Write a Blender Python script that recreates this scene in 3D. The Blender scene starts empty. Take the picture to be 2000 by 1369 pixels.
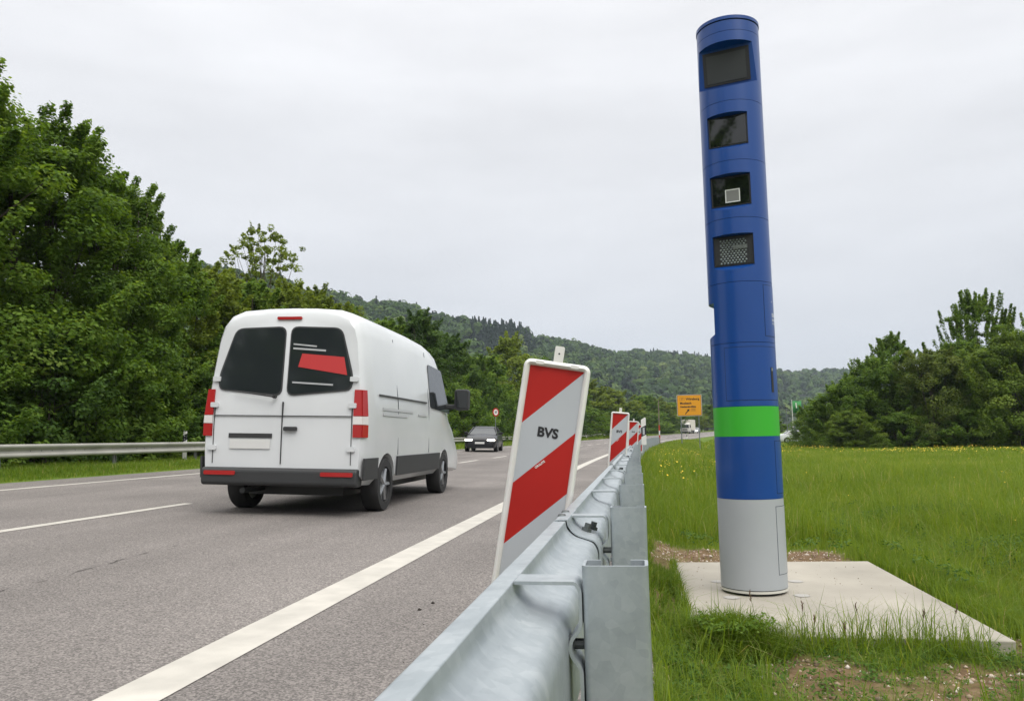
import bpy, bmesh, math, random
import numpy as np
from mathutils import Vector, Matrix
random.seed(7)
RAD = math.radians
C = bpy.context.scene.collection

# ------------------------------------------------------------------ camera, sky, sun, exposure
YAW, PITCH, ROLL, CZ = 0.15477, 0.11059, 0.017, 1.0
fw = Vector((-math.sin(YAW)*math.cos(PITCH), math.cos(YAW)*math.cos(PITCH), math.sin(PITCH)))
rt0 = Vector((math.cos(YAW), math.sin(YAW), 0)); up0 = rt0.cross(fw)
rt = rt0*math.cos(ROLL) - up0*math.sin(ROLL)
up = rt0*math.sin(ROLL) + up0*math.cos(ROLL)
cam_d = bpy.data.cameras.new('camera'); cam = bpy.data.objects.new('camera', cam_d); C.objects.link(cam)
m3 = Matrix((rt, up, -fw)).transposed()
cam.matrix_world = Matrix.Translation((0, 0, CZ)) @ m3.to_4x4()
cam_d.sensor_width = 36; cam_d.lens = 27.99; cam_d.clip_start = 0.05; cam_d.clip_end = 6000
bpy.context.scene.camera = cam

SUN_EL, SUN_AZ = RAD(50), RAD(140)
world = bpy.data.worlds.new('World'); bpy.context.scene.world = world; world.use_nodes = True
nt = world.node_tree; nt.nodes.clear()
def wn(t, **k):
    n = nt.nodes.new(t)
    for a, b in k.items(): setattr(n, a, b)
    return n
wout = wn('ShaderNodeOutputWorld'); mixs = wn('ShaderNodeMixShader'); mixs.inputs[0].default_value = 0.93
bgs = wn('ShaderNodeBackground'); bgs.inputs[1].default_value = 0.10
sky = wn('ShaderNodeTexSky', sky_type='NISHITA', sun_disc=False, sun_elevation=SUN_EL, sun_rotation=SUN_AZ)
bgc = wn('ShaderNodeBackground'); bgc.inputs[1].default_value = 1.0
tc = wn('ShaderNodeTexCoord'); sep = wn('ShaderNodeSeparateXYZ')
mapn = wn('ShaderNodeMapping'); mapn.inputs['Scale'].default_value = (1.0, 1.0, 4.5)
noi = wn('ShaderNodeTexNoise'); noi.inputs['Scale'].default_value = 2.2; noi.inputs['Detail'].default_value = 5; noi.inputs['Roughness'].default_value = .55
ramp = wn('ShaderNodeValToRGB')
els = [(0.0, (.565, .58, .61)), (.10, (.615, .625, .655)), (.28, (.74, .745, .765)), (.52, (.835, .835, .85)), (.70, (1.6, 1.6, 1.58)), (1.0, (2.9, 2.86, 2.78))]
ramp.color_ramp.elements[0].position = 0; ramp.color_ramp.elements[0].color = (*els[0][1], 1)
ramp.color_ramp.elements[1].position = 1; ramp.color_ramp.elements[1].color = (*els[-1][1], 1)
for p, c in els[1:-1]:
    e = ramp.color_ramp.elements.new(p); e.color = (*c, 1)
mr = wn('ShaderNodeMapRange'); mr.inputs['From Min'].default_value = .3; mr.inputs['From Max'].default_value = .7
mr.inputs['To Min'].default_value = .91; mr.inputs['To Max'].default_value = 1.09
mul = wn('ShaderNodeMix', data_type='RGBA', blend_type='MULTIPLY'); mul.inputs[0].default_value = 1
L = nt.links.new
L(tc.outputs['Generated'], sep.inputs[0]); L(sep.outputs['Z'], ramp.inputs[0])
L(tc.outputs['Generated'], mapn.inputs[0]); L(mapn.outputs[0], noi.inputs['Vector']); L(noi.outputs[0], mr.inputs[0])
L(ramp.outputs[0], mul.inputs[6]); L(mr.outputs[0], mul.inputs[7]); L(mul.outputs[2], bgc.inputs[0])
L(sky.outputs[0], bgs.inputs[0]); L(bgs.outputs[0], mixs.inputs[1]); L(bgc.outputs[0], mixs.inputs[2]); L(mixs.outputs[0], wout.inputs[0])

sd = bpy.data.lights.new('sun', 'SUN'); sd.energy = 1.5; sd.angle = RAD(35); sd.color = (1, .97, .92)
so = bpy.data.objects.new('sun', sd); C.objects.link(so)
sv = Vector((math.sin(SUN_AZ)*math.cos(SUN_EL), math.cos(SUN_AZ)*math.cos(SUN_EL), math.sin(SUN_EL)))
so.rotation_euler = sv.to_track_quat('Z', 'Y').to_euler()
vs = bpy.context.scene.view_settings; vs.view_transform = 'Standard'; vs.look = 'None'; vs.gamma = 1; vs.exposure = 0.27
cy = bpy.context.scene.cycles
cy.max_bounces = 8; cy.transparent_max_bounces = 8; cy.volume_bounces = 0; cy.use_denoising = True
cy.volume_step_rate = 5

# ------------------------------------------------------------------ helpers
def link(o, parent=None, label=None, cat=None, group=None, kind=None):
    C.objects.link(o)
    if parent is not None: o.parent = parent
    if label: o['label'] = label
    if cat: o['category'] = cat
    if group: o['group'] = group
    if kind: o['kind'] = kind
    return o
def thing(name, label, cat, loc=(0, 0, 0), rotz=0, group=None):
    o = bpy.data.objects.new(name, None); o.empty_display_size = .2
    o.location = loc; o.rotation_euler = (0, 0, rotz)
    return link(o, None, label, cat, group)
def copy_tree(src, **props):
    r = src.copy(); C.objects.link(r)
    for ch in src.children:
        c = ch.copy(); C.objects.link(c); c.parent = r
        for g in ch.children:
            d = g.copy(); C.objects.link(d); d.parent = c
    for k, v in props.items(): r[k] = v
    return r
class MB:
    def __init__(s): s.v = []; s.f = []; s.m = []; s.mi = 0
    def add(s, vs, fs, mi=None):
        b = len(s.v); s.v += [tuple(map(float, v)) for v in vs]
        for f in fs: s.f.append(tuple(b+i for i in f)); s.m.append(s.mi if mi is None else mi)
        return s
    def box(s, a, b, mi=None):
        (x0, y0, z0), (x1, y1, z1) = a, b
        return s.add([(x0,y0,z0),(x1,y0,z0),(x1,y1,z0),(x0,y1,z0),(x0,y0,z1),(x1,y0,z1),(x1,y1,z1),(x0,y1,z1)],
                     [(3,2,1,0),(4,5,6,7),(0,1,5,4),(1,2,6,5),(2,3,7,6),(3,0,4,7)], mi)
    def rbox(s, a, b, r, axis=1, n=4, mi=None):
        """box with rounded corners in the plane perpendicular to axis"""
        ax = [i for i in range(3) if i != axis]
        u0, u1, v0, v1 = a[ax[0]], b[ax[0]], a[ax[1]], b[ax[1]]
        pts = []
        for cx, cy_, t0 in ((u1-r, v1-r, 0), (u0+r, v1-r, 90), (u0+r, v0+r, 180), (u1-r, v0+r, 270)):
            for k in range(n+1):
                t = RAD(t0+90*k/n); pts.append((cx+r*math.cos(t), cy_+r*math.sin(t)))
        return s.prism(pts, a[axis], b[axis], axis, mi)
    def prism(s, pts, h0, h1, axis=2, mi=None):
        n = len(pts)
        def P(p, h):
            q = [0, 0, 0]; ax = [i for i in range(3) if i != axis]
            q[ax[0]], q[ax[1]], q[axis] = p[0], p[1], h
            return q
        vs = [P(p, h0) for p in pts] + [P(p, h1) for p in pts]
        fs = [tuple(reversed(range(n))), tuple(range(n, 2*n))] + [(i, (i+1) % n, n+(i+1) % n, n+i) for i in range(n)]
        return s.add(vs, fs, mi)
    def cyl(s, p0, p1, r0, r1=None, n=12, caps=True, mi=None):
        r1 = r0 if r1 is None else r1
        p0, p1 = Vector(p0), Vector(p1); d = (p1-p0).normalized()
        a = d.orthogonal().normalized(); b = d.cross(a)
        vs = [p0+(a*math.cos(2*math.pi*i/n)+b*math.sin(2*math.pi*i/n))*r0 for i in range(n)] + \
             [p1+(a*math.cos(2*math.pi*i/n)+b*math.sin(2*math.pi*i/n))*r1 for i in range(n)]
        fs = [(i, (i+1) % n, n+(i+1) % n, n+i) for i in range(n)]
        if caps: fs += [tuple(reversed(range(n))), tuple(range(n, 2*n))]
        return s.add(vs, fs, mi)
    def tube(s, pts, r, n=8, closed=False, mi=None, sx=1.0, nrm=None):
        P = [Vector(p) for p in pts]; k = len(P); vs = []; rr = r if hasattr(r, '__len__') else [r]*k
        for i in range(k):
            if closed: d = (P[(i+1) % k]-P[i-1]).normalized()
            else: d = (P[min(i+1, k-1)]-P[max(i-1, 0)]).normalized()
            if nrm is not None: a = Vector(nrm); b = d.cross(a).normalized()
            else:
                ref = Vector((0, 0, 1)) if abs(d.z) < .9 else Vector((1, 0, 0))
                b = d.cross(ref).normalized(); a = b.cross(d)
            for j in range(n):
                t = 2*math.pi*j/n; vs.append(P[i]+a*math.cos(t)*rr[i]*sx+b*math.sin(t)*rr[i])
        fs = []
        for i in range(k if closed else k-1):
            i2 = (i+1) % k
            for j in range(n): fs.append((i*n+j, i*n+(j+1) % n, i2*n+(j+1) % n, i2*n+j))
        if not closed: fs += [tuple(reversed(range(n))), tuple((k-1)*n+j for j in range(n))]
        return s.add(vs, fs, mi)
    def loft(s, rings, cap=True, mi=None):
        n = len(rings[0]); vs = [p for r in rings for p in r]
        fs = [(i*n+j, i*n+(j+1) % n, (i+1)*n+(j+1) % n, (i+1)*n+j) for i in range(len(rings)-1) for j in range(n)]
        if cap: fs += [tuple(reversed(range(n))), tuple((len(rings)-1)*n+j for j in range(n))]
        return s.add(vs, fs, mi)
    def mesh(s, name, mats, angle=None):
        me = bpy.data.meshes.new(name); me.from_pydata(s.v, [], s.f)
        for m in (mats if isinstance(mats, (list, tuple)) else [mats]): me.materials.append(m)
        me.polygons.foreach_set('material_index', s.m)
        bm = bmesh.new(); bm.from_mesh(me); bmesh.ops.recalc_face_normals(bm, faces=bm.faces); bm.to_mesh(me); bm.free()
        if angle is not None:
            me.polygons.foreach_set('use_smooth', [True]*len(me.polygons)); me.set_sharp_from_angle(angle=RAD(angle))
        return me
    def obj(s, name, mats, parent=None, angle=None, bevel=0, **k):
        o = bpy.data.objects.new(name, s.mesh(name, mats, angle))
        link(o, parent, k.get('label'), k.get('cat'), k.get('group'), k.get('kind'))
        if bevel:
            b = o.modifiers.new('bevel', 'BEVEL'); b.width = bevel; b.segments = 2; b.limit_method = 'ANGLE'; b.angle_limit = RAD(40)
        return o
def raw_mesh(name, verts, faces_flat, sizes, mat, tint=None, smooth=False):
    """numpy arrays to a mesh: faces_flat loop vertex indices, sizes per face"""
    me = bpy.data.meshes.new(name)
    me.vertices.add(len(verts)); me.vertices.foreach_set('co', np.asarray(verts, np.float32).ravel())
    me.loops.add(len(faces_flat)); me.loops.foreach_set('vertex_index', np.asarray(faces_flat, np.int32))
    me.polygons.add(len(sizes)); st = np.concatenate([[0], np.cumsum(sizes)[:-1]]).astype(np.int32)
    me.polygons.foreach_set('loop_start', st)
    if smooth: me.polygons.foreach_set('use_smooth', np.ones(len(sizes), bool))
    if tint is not None:
        a = me.attributes.new('tint', 'FLOAT', 'POINT'); a.data.foreach_set('value', np.asarray(tint, np.float32))
    me.materials.append(mat); me.update(calc_edges=True); return me
def text_mesh(body, size, mat, name='lettering', bold=0.0, align='CENTER', depth=0.0):
    cu = bpy.data.curves.new('t', 'FONT'); cu.body = body; cu.size = size; cu.align_x = align; cu.align_y = 'CENTER'
    cu.offset = bold; cu.extrude = depth; cu.resolution_u = 3
    o = bpy.data.objects.new('t', cu); C.objects.link(o); bpy.context.view_layer.update()
    me = bpy.data.meshes.new_from_object(o.evaluated_get(bpy.context.evaluated_depsgraph_get()))
    bpy.data.objects.remove(o); bpy.data.curves.remove(cu); me.name = name
    me.materials.clear(); me.materials.append(mat); return me

# ------------------------------------------------------------------ materials
def mat(name, col, rough=.6, metal=0, coat=0, spec=.5, noise=None, bump=None, emit=None):
    """noise=(scale, amount, detail): multiplies the colour; bump=(scale, strength)"""
    m = bpy.data.materials.new(name); m.use_nodes = True; t = m.node_tree; b = t.nodes['Principled BSDF']
    b.inputs['Base Color'].default_value = (*col, 1); b.inputs['Roughness'].default_value = rough
    b.inputs['Metallic'].default_value = metal; b.inputs['Coat Weight'].default_value = coat; b.inputs['Coat Roughness'].default_value = .08
    b.inputs['Specular IOR Level'].default_value = spec
    if emit: b.inputs['Emission Color'].default_value = (*emit[0], 1); b.inputs['Emission Strength'].default_value = emit[1]
    if noise or bump: co = t.nodes.new('ShaderNodeTexCoord')
    if noise:
        n = t.nodes.new('ShaderNodeTexNoise'); n.inputs['Scale'].default_value = noise[0]; n.inputs['Detail'].default_value = noise[2] if len(noise) > 2 else 4
        r = t.nodes.new('ShaderNodeMapRange'); r.inputs['From Min'].default_value = .25; r.inputs['From Max'].default_value = .75
        r.inputs['To Min'].default_value = 1-noise[1]; r.inputs['To Max'].default_value = 1+noise[1]
        x = t.nodes.new('ShaderNodeMix'); x.data_type = 'RGBA'; x.blend_type = 'MULTIPLY'; x.inputs[0].default_value = 1; x.inputs[6].default_value = (*col, 1)
        t.links.new(co.outputs['Object'], n.inputs['Vector']); t.links.new(n.outputs[0], r.inputs[0]); t.links.new(r.outputs[0], x.inputs[7]); t.links.new(x.outputs[2], b.inputs['Base Color'])
    if bump:
        n = t.nodes.new('ShaderNodeTexNoise'); n.inputs['Scale'].default_value = bump[0]; n.inputs['Detail'].default_value = 3
        u = t.nodes.new('ShaderNodeBump'); u.inputs['Strength'].default_value = bump[1]; u.inputs['Distance'].default_value = .01
        t.links.new(co.outputs['Object'], n.inputs['Vector']); t.links.new(n.outputs[0], u.inputs['Height']); t.links.new(u.outputs[0], b.inputs['Normal'])
    return m
def ramp_node(t, stops):
    r = t.nodes.new('ShaderNodeValToRGB'); e = r.color_ramp.elements
    e[0].position, e[0].color = stops[0][0], (*stops[0][1], 1); e[1].position, e[1].color = stops[-1][0], (*stops[-1][1], 1)
    for p, c in stops[1:-1]: q = e.new(p); q.color = (*c, 1)
    return r
def tint_mat(name, stops, transl=.35, rough=.55, trcol=1.3):
    m = bpy.data.materials.new(name); m.use_nodes = True; t = m.node_tree; b = t.nodes['Principled BSDF']
    a = t.nodes.new('ShaderNodeAttribute'); a.attribute_name = 'tint'
    r = ramp_node(t, stops); t.links.new(a.outputs['Fac'], r.inputs[0]); t.links.new(r.outputs[0], b.inputs['Base Color'])
    b.inputs['Roughness'].default_value = rough; b.inputs['Specular IOR Level'].default_value = .12
    if transl:
        tr = t.nodes.new('ShaderNodeBsdfTranslucent'); g = t.nodes.new('ShaderNodeMix'); g.data_type = 'RGBA'; g.blend_type = 'MULTIPLY'; g.inputs[0].default_value = 1
        g.inputs[7].default_value = (trcol*1.08, trcol, trcol*.45, 1); t.links.new(r.outputs[0], g.inputs[6]); t.links.new(g.outputs[2], tr.inputs['Color'])
        x = t.nodes.new('ShaderNodeMixShader'); x.inputs[0].default_value = transl
        t.links.new(b.outputs[0], x.inputs[1]); t.links.new(tr.outputs[0], x.inputs[2]); t.links.new(x.outputs[0], t.nodes['Material Output'].inputs[0])
    return m
M = {}
M['blue'] = mat('blue_paint', (.0010, .046, .225), .34, coat=.16, spec=.45, noise=(1.5, .08, 6))
M['green'] = mat('green_paint', (.030, .36, .016), .45, coat=.05)
M['grey'] = mat('grey_paint', (.34, .36, .375), .45, coat=.1, noise=(2.5, .04))
M['seam'] = mat('dark_seam', (.006, .012, .03), .8)
M['black'] = mat('black_plastic', (.012, .013, .013), .45)
M['glass'] = mat('dark_glass', (.006, .008, .008), .03, spec=.8)
M['screen'] = mat('matt_screen', (.035, .038, .038), .35)
M['lens'] = mat('lens', (.16, .19, .18), .15, noise=(60, .5))
M['white'] = mat('white_plastic', (.66, .65, .62), .35, noise=(14, .05))
M['offwhite'] = mat('ring_white', (.55, .54, .48), .5)
M['whitefoil'] = mat('reflective_white', (.39, .41, .435), .45, noise=(3, .04))
M['redfoil'] = mat('reflective_red', (.36, .010, .006), .5, spec=.3, noise=(3, .08))
M['ink'] = mat('black_ink', (.01, .01, .012), .5)
M['steel'] = mat('plain_steel', (.22, .24, .25), .45, metal=.6)
M['dark_steel'] = mat('bolt_steel', (.10, .11, .11), .5, metal=.5)
def zinc():
    m = bpy.data.materials.new('galvanised_steel'); m.use_nodes = True; t = m.node_tree; b = t.nodes['Principled BSDF']
    co = t.nodes.new('ShaderNodeTexCoord')
    v = t.nodes.new('ShaderNodeTexVoronoi'); v.inputs['Scale'].default_value = 60
    n = t.nodes.new('ShaderNodeTexNoise'); n.inputs['Scale'].default_value = 9; n.inputs['Detail'].default_value = 6; n.inputs['Roughness'].default_value = .65
    mp = t.nodes.new('ShaderNodeMapping'); mp.inputs['Scale'].default_value = (30, 2.0, 30)
    n2 = t.nodes.new('ShaderNodeTexNoise'); n2.inputs['Scale'].default_value = 5; n2.inputs['Detail'].default_value = 4
    for q in (v, n): t.links.new(co.outputs['Object'], q.inputs['Vector'])
    t.links.new(co.outputs['Object'], mp.inputs[0]); t.links.new(mp.outputs[0], n2.inputs['Vector'])
    sx = t.nodes.new('ShaderNodeSeparateXYZ'); t.links.new(v.outputs['Color'], sx.inputs[0])
    a1 = t.nodes.new('ShaderNodeMath'); a1.operation = 'MULTIPLY_ADD'; a1.inputs[1].default_value = .20; t.links.new(sx.outputs[0], a1.inputs[0]); t.links.new(n.outputs[0], a1.inputs[2])
    a2 = t.nodes.new('ShaderNodeMath'); a2.operation = 'MULTIPLY_ADD'; a2.inputs[1].default_value = .16; t.links.new(n2.outputs[0], a2.inputs[0]); t.links.new(a1.outputs[0], a2.inputs[2])
    r = ramp_node(t, [(.35, (.28, .315, .335)), (.72, (.36, .395, .415)), (1.1, (.44, .47, .485))]); t.links.new(a2.outputs[0], r.inputs[0]); t.links.new(r.outputs[0], b.inputs['Base Color'])
    r2 = t.nodes.new('ShaderNodeMapRange'); r2.inputs['To Min'].default_value = .34; r2.inputs['To Max'].default_value = .6; t.links.new(n.outputs[0], r2.inputs[0]); t.links.new(r2.outputs[0], b.inputs['Roughness'])
    b.inputs['Metallic'].default_value = .55
    u = t.nodes.new('ShaderNodeBump'); u.inputs['Strength'].default_value = .06; u.inputs['Distance'].default_value = .004; t.links.new(a2.outputs[0], u.inputs['Height']); t.links.new(u.outputs[0], b.inputs['Normal'])
    return m
M['zinc'] = zinc()
M['old_zinc'] = mat('weathered_zinc', (.36, .35, .31), .5, metal=.35, noise=(1.2, .18, 6))
M['old_post'] = mat('weathered_post', (.20, .20, .20), .6, metal=.3, noise=(3, .2))

# ------------------------------------------------------------------ terrain functions
K2 = 3.3e-5
def cv(Y):
    Y = np.asarray(Y, float); Yc = np.clip(Y, 20, 290)
    return (Yc-20)**2/1400 + np.maximum(0, Y-290)*2*270/1400
def zr(Y): return K2*np.clip(np.asarray(Y, float), 0, 260)**2
def sstep(x): x = np.clip(x, 0, 1); return x*x*(3-2*x)
PU = [-60, -30, -14, -11.55, -11.5, .04, .08, .32, 1.95, 2.45, 2.85, 3.15, 3.7, 4.6, 9, 60]
PZ = [1.2, .75, .43, .355, .333, -.012, -.03, -.12, -.14, -.30, -.56, -.56, -.40, -.30, -.30, -.25]
def gz(u, Y):
    u = np.asarray(u, float); p = np.interp(u, PU, PZ)
    far = np.where(u > 0, 1-sstep((u-4)/14)*sstep((150-np.asarray(Y, float))/60), 1)
    return p + zr(Y)*far
def hash_noise(x, y, s, seed=0):
    rs = np.random.RandomState(seed); T = rs.rand(256, 256)
    x = np.asarray(x, float)/s; y = np.asarray(y, float)/s; i = np.floor(x).astype(int); j = np.floor(y).astype(int); fx = sstep(x-i); fy = sstep(y-j)
    g = lambda a, b: T[a % 256, b % 256]
    return (g(i, j)*(1-fx)+g(i+1, j)*fx)*(1-fy)+(g(i, j+1)*(1-fx)+g(i+1, j+1)*fx)*fy
def fbm(x, y, s, seed=0): return .55*hash_noise(x, y, s, seed)+.3*hash_noise(x, y, s/2.3, seed+1)+.15*hash_noise(x, y, s/5, seed+2)

# ------------------------------------------------------------------ ground sheet
SLAB = (.25, 1.89, 4.62, 7.20)
def in_slab(X, Y, g=0.0): return (X > SLAB[0]-g) & (X < SLAB[1]+g) & (Y > SLAB[2]-g) & (Y < SLAB[3]+g)
def bare(u, Y):
    """share of bare soil, 0..1"""
    u = np.asarray(u, float); Y = np.asarray(Y, float)
    n = fbm(u, Y, .55, 11)
    front = sstep((4.75-Y)/.4)*sstep((u-.35)/.4)*sstep((2.9-u)/.4)
    lane = 1.1*sstep((.34-u)/.15)*sstep((u-.02)/.05)*sstep((8.2-Y)/.6)*sstep((Y-4.4)/.6)
    back = sstep((8.5-Y)/.35)*sstep((Y-6.9)/.2)*sstep((1.95-u)/.25)*sstep((u-.02)/.1)
    side = sstep((2.25-u)/.2)*sstep((u-1.8)/.05)*sstep((7.6-Y)/.5)
    return np.clip(np.maximum.reduce([front*1.05*sstep((n-.40)/.2), lane*sstep((n-.35)/.2), back, side*sstep((n-.25)/.3)]), 0, 1)
us = np.unique(np.round(np.concatenate([np.array([-1500, -900, -500, -250, -120, -60, -40]), np.arange(-30, -14, 2), np.arange(-14, -11, .35), [-11.55, -11.5, -8, -4, 0, .04], np.arange(.08, 4.6, .075), np.arange(4.6, 12, .6), [14, 18, 24, 30, 40, 60, 90, 140, 220, 400, 700, 1100, 1600]]), 3))
ys = np.unique(np.round(np.concatenate([[-400, -150, -60, -30, -15, -6], np.arange(-2, 10, .1), np.arange(10, 30, .5), np.arange(30, 80, 2), np.arange(80, 300, 8), [320, 360, 420, 500, 650, 850, 1100, 1500, 2000]]), 3))
UU, YY = np.meshgrid(us, ys)
XX = UU+cv(YY); ZZ = gz(UU, YY)
lump = (fbm(UU, YY, .35, 5)-.5)*.07*((UU > .1) & (UU < 5) & (YY < 12)) + (fbm(UU, YY, 3, 6)-.5)*.12*(UU > 4)
lump = np.where(in_slab(UU, YY, .12), -.05, lump)
ZZ = ZZ+lump
nx, ny = len(us), len(ys); idx = np.arange(nx*ny).reshape(ny, nx)
q = np.stack([idx[:-1, :-1], idx[:-1, 1:], idx[1:, 1:], idx[1:, :-1]], -1).reshape(-1, 4)
def ground_mat():
    m = bpy.data.materials.new('ground'); m.use_nodes = True; t = m.node_tree; b = t.nodes['Principled BSDF']; b.inputs['Roughness'].default_value = .95; b.inputs['Specular IOR Level'].default_value = .1
    a = t.nodes.new('ShaderNodeAttribute'); a.attribute_name = 'tint'; co = t.nodes.new('ShaderNodeTexCoord')
    n1 = t.nodes.new('ShaderNodeTexNoise'); n1.inputs['Scale'].default_value = 9; n1.inputs['Detail'].default_value = 8; n1.inputs['Roughness'].default_value = .7
    n2 = t.nodes.new('ShaderNodeTexNoise'); n2.inputs['Scale'].default_value = .35; n2.inputs['Detail'].default_value = 6
    for n in (n1, n2): t.links.new(co.outputs['Object'], n.inputs['Vector'])
    soil = ramp_node(t, [(.3, (.075, .046, .026)), (.5, (.150, .096, .056)), (.72, (.235, .17, .108))]); t.links.new(n1.outputs[0], soil.inputs[0])
    gr = ramp_node(t, [(.3, (.065, .10, .014)), (.5, (.09, .14, .018)), (.7, (.12, .165, .028))]); t.links.new(n2.outputs[0], gr.inputs[0])
    x = t.nodes.new('ShaderNodeMix'); x.data_type = 'RGBA'; t.links.new(a.outputs['Fac'], x.inputs[0]); t.links.new(gr.outputs[0], x.inputs[6]); t.links.new(soil.outputs[0], x.inputs[7])
    t.links.new(x.outputs[2], b.inputs['Base Color'])
    u = t.nodes.new('ShaderNodeBump'); u.inputs['Strength'].default_value = .6; u.inputs['Distance'].default_value = .03; t.links.new(n1.outputs[0], u.inputs['Height']); t.links.new(u.outputs[0], b.inputs['Normal'])
    return m
soil_t = np.where((UU > -.02) & (UU < 3.2) & (YY < 12), bare(UU, YY)*.8+.2*sstep((fbm(UU, YY, .4, 3)-.4)/.2), 0)
me = raw_mesh('ground', np.stack([XX, YY, ZZ], -1).reshape(-1, 3), q.ravel(), np.full(len(q), 4), ground_mat(), soil_t.ravel(), True)
link(bpy.data.objects.new('ground', me), kind='structure')

# road sheet
def strip(name, u0, u1, y0, y1, dz, m, kind='structure', step=2.0, mb=None, nu=1):
    yy = np.arange(y0, y1+1e-6, (y1-y0)/max(1, round((y1-y0)/step)))
    vs = []; fs = []
    for i, y in enumerate(yy):
        for j in range(nu+1):
            u = u0+(u1-u0)*j/nu; vs.append((u+float(cv(y)), y, -.03*u+float(zr(y))+dz))
    for i in range(len(yy)-1):
        for j in range(nu): a = i*(nu+1)+j; fs.append((a, a+1, a+nu+2, a+nu+1))
    b = mb or MB(); b.add(vs, fs)
    return b if mb else b.obj(name, m, kind=kind)
def asphalt():
    m = bpy.data.materials.new('asphalt'); m.use_nodes = True; t = m.node_tree; b = t.nodes['Principled BSDF']; b.inputs['Roughness'].default_value = .85; b.inputs['Specular IOR Level'].default_value = .3
    co = t.nodes.new('ShaderNodeTexCoord')
    v = t.nodes.new('ShaderNodeTexVoronoi'); v.inputs['Scale'].default_value = 130
    n = t.nodes.new('ShaderNodeTexNoise'); n.inputs['Scale'].default_value = 70; n.inputs['Detail'].default_value = 4
    mp = t.nodes.new('ShaderNodeMapping'); mp.inputs['Scale'].default_value = (1.0, .035, 1)
    n2 = t.nodes.new('ShaderNodeTexNoise'); n2.inputs['Scale'].default_value = 1.1; n2.inputs['Detail'].default_value = 5
    n3 = t.nodes.new('ShaderNodeTexNoise'); n3.inputs['Scale'].default_value = .5; n3.inputs['Detail'].default_value = 6
    for z in (v, n, n3): t.links.new(co.outputs['Object'], z.inputs['Vector'])
    t.links.new(co.outputs['Object'], mp.inputs[0]); t.links.new(mp.outputs[0], n2.inputs['Vector'])
    sx = t.nodes.new('ShaderNodeSeparateXYZ'); t.links.new(v.outputs['Color'], sx.inputs[0])
    a = t.nodes.new('ShaderNodeMath'); a.operation = 'MULTIPLY_ADD'; a.inputs[1].default_value = .55; t.links.new(sx.outputs[0], a.inputs[0]); t.links.new(n.outputs[0], a.inputs[2])
    r = ramp_node(t, [(.35, (.080, .072, .068)), (.72, (.138, .125, .117)), (1.08, (.25, .225, .21))]); t.links.new(a.outputs[0], r.inputs[0])
    s = t.nodes.new('ShaderNodeMath'); s.operation = 'ADD'; t.links.new(n2.outputs[0], s.inputs[0]); t.links.new(n3.outputs[0], s.inputs[1])
    g = t.nodes.new('ShaderNodeMapRange'); g.inputs['From Min'].default_value = .7; g.inputs['From Max'].default_value = 1.3; g.inputs['To Min'].default_value = .78; g.inputs['To Max'].default_value = 1.2; t.links.new(s.outputs[0], g.inputs[0])
    x = t.nodes.new('ShaderNodeMix'); x.data_type = 'RGBA'; x.blend_type = 'MULTIPLY'; x.inputs[0].default_value = 1; t.links.new(r.outputs[0], x.inputs[6]); t.links.new(g.outputs[0], x.inputs[7]); t.links.new(x.outputs[2], b.inputs['Base Color'])
    u = t.nodes.new('ShaderNodeBump'); u.inputs['Strength'].default_value = .7; u.inputs['Distance'].default_value = .006; t.links.new(a.outputs[0], u.inputs['Height']); t.links.new(u.outputs[0], b.inputs['Normal'])
    return m
M['asphalt'] = asphalt()
strip('road', -11.5, .03, -70, 330, 0, M['asphalt'], nu=6)
M['linepaint'] = mat('line_paint', (.45, .425, .38), .6, noise=(5, .17, 10), bump=(120, .25))
strip('edge_line', -2.03, -1.79, -60, 330, .004, M['linepaint'])
strip('far_edge_line', -10.32, -10.17, -60, 330, .004, M['linepaint'])
dm = MB()
for a, b in [(-14, -10), (-7.6, -3.6), (4.2, 10.35), (14.6, 18.0), (20.9, 24.1)] + [(27.1+6.1*k, 30.1+6.1*k) for k in range(38)]:
    strip('', -6.25, -6.11, a, b, .004, None, mb=dm, step=1)
dm.obj('centre_line', M['linepaint'], kind='structure')
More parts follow.
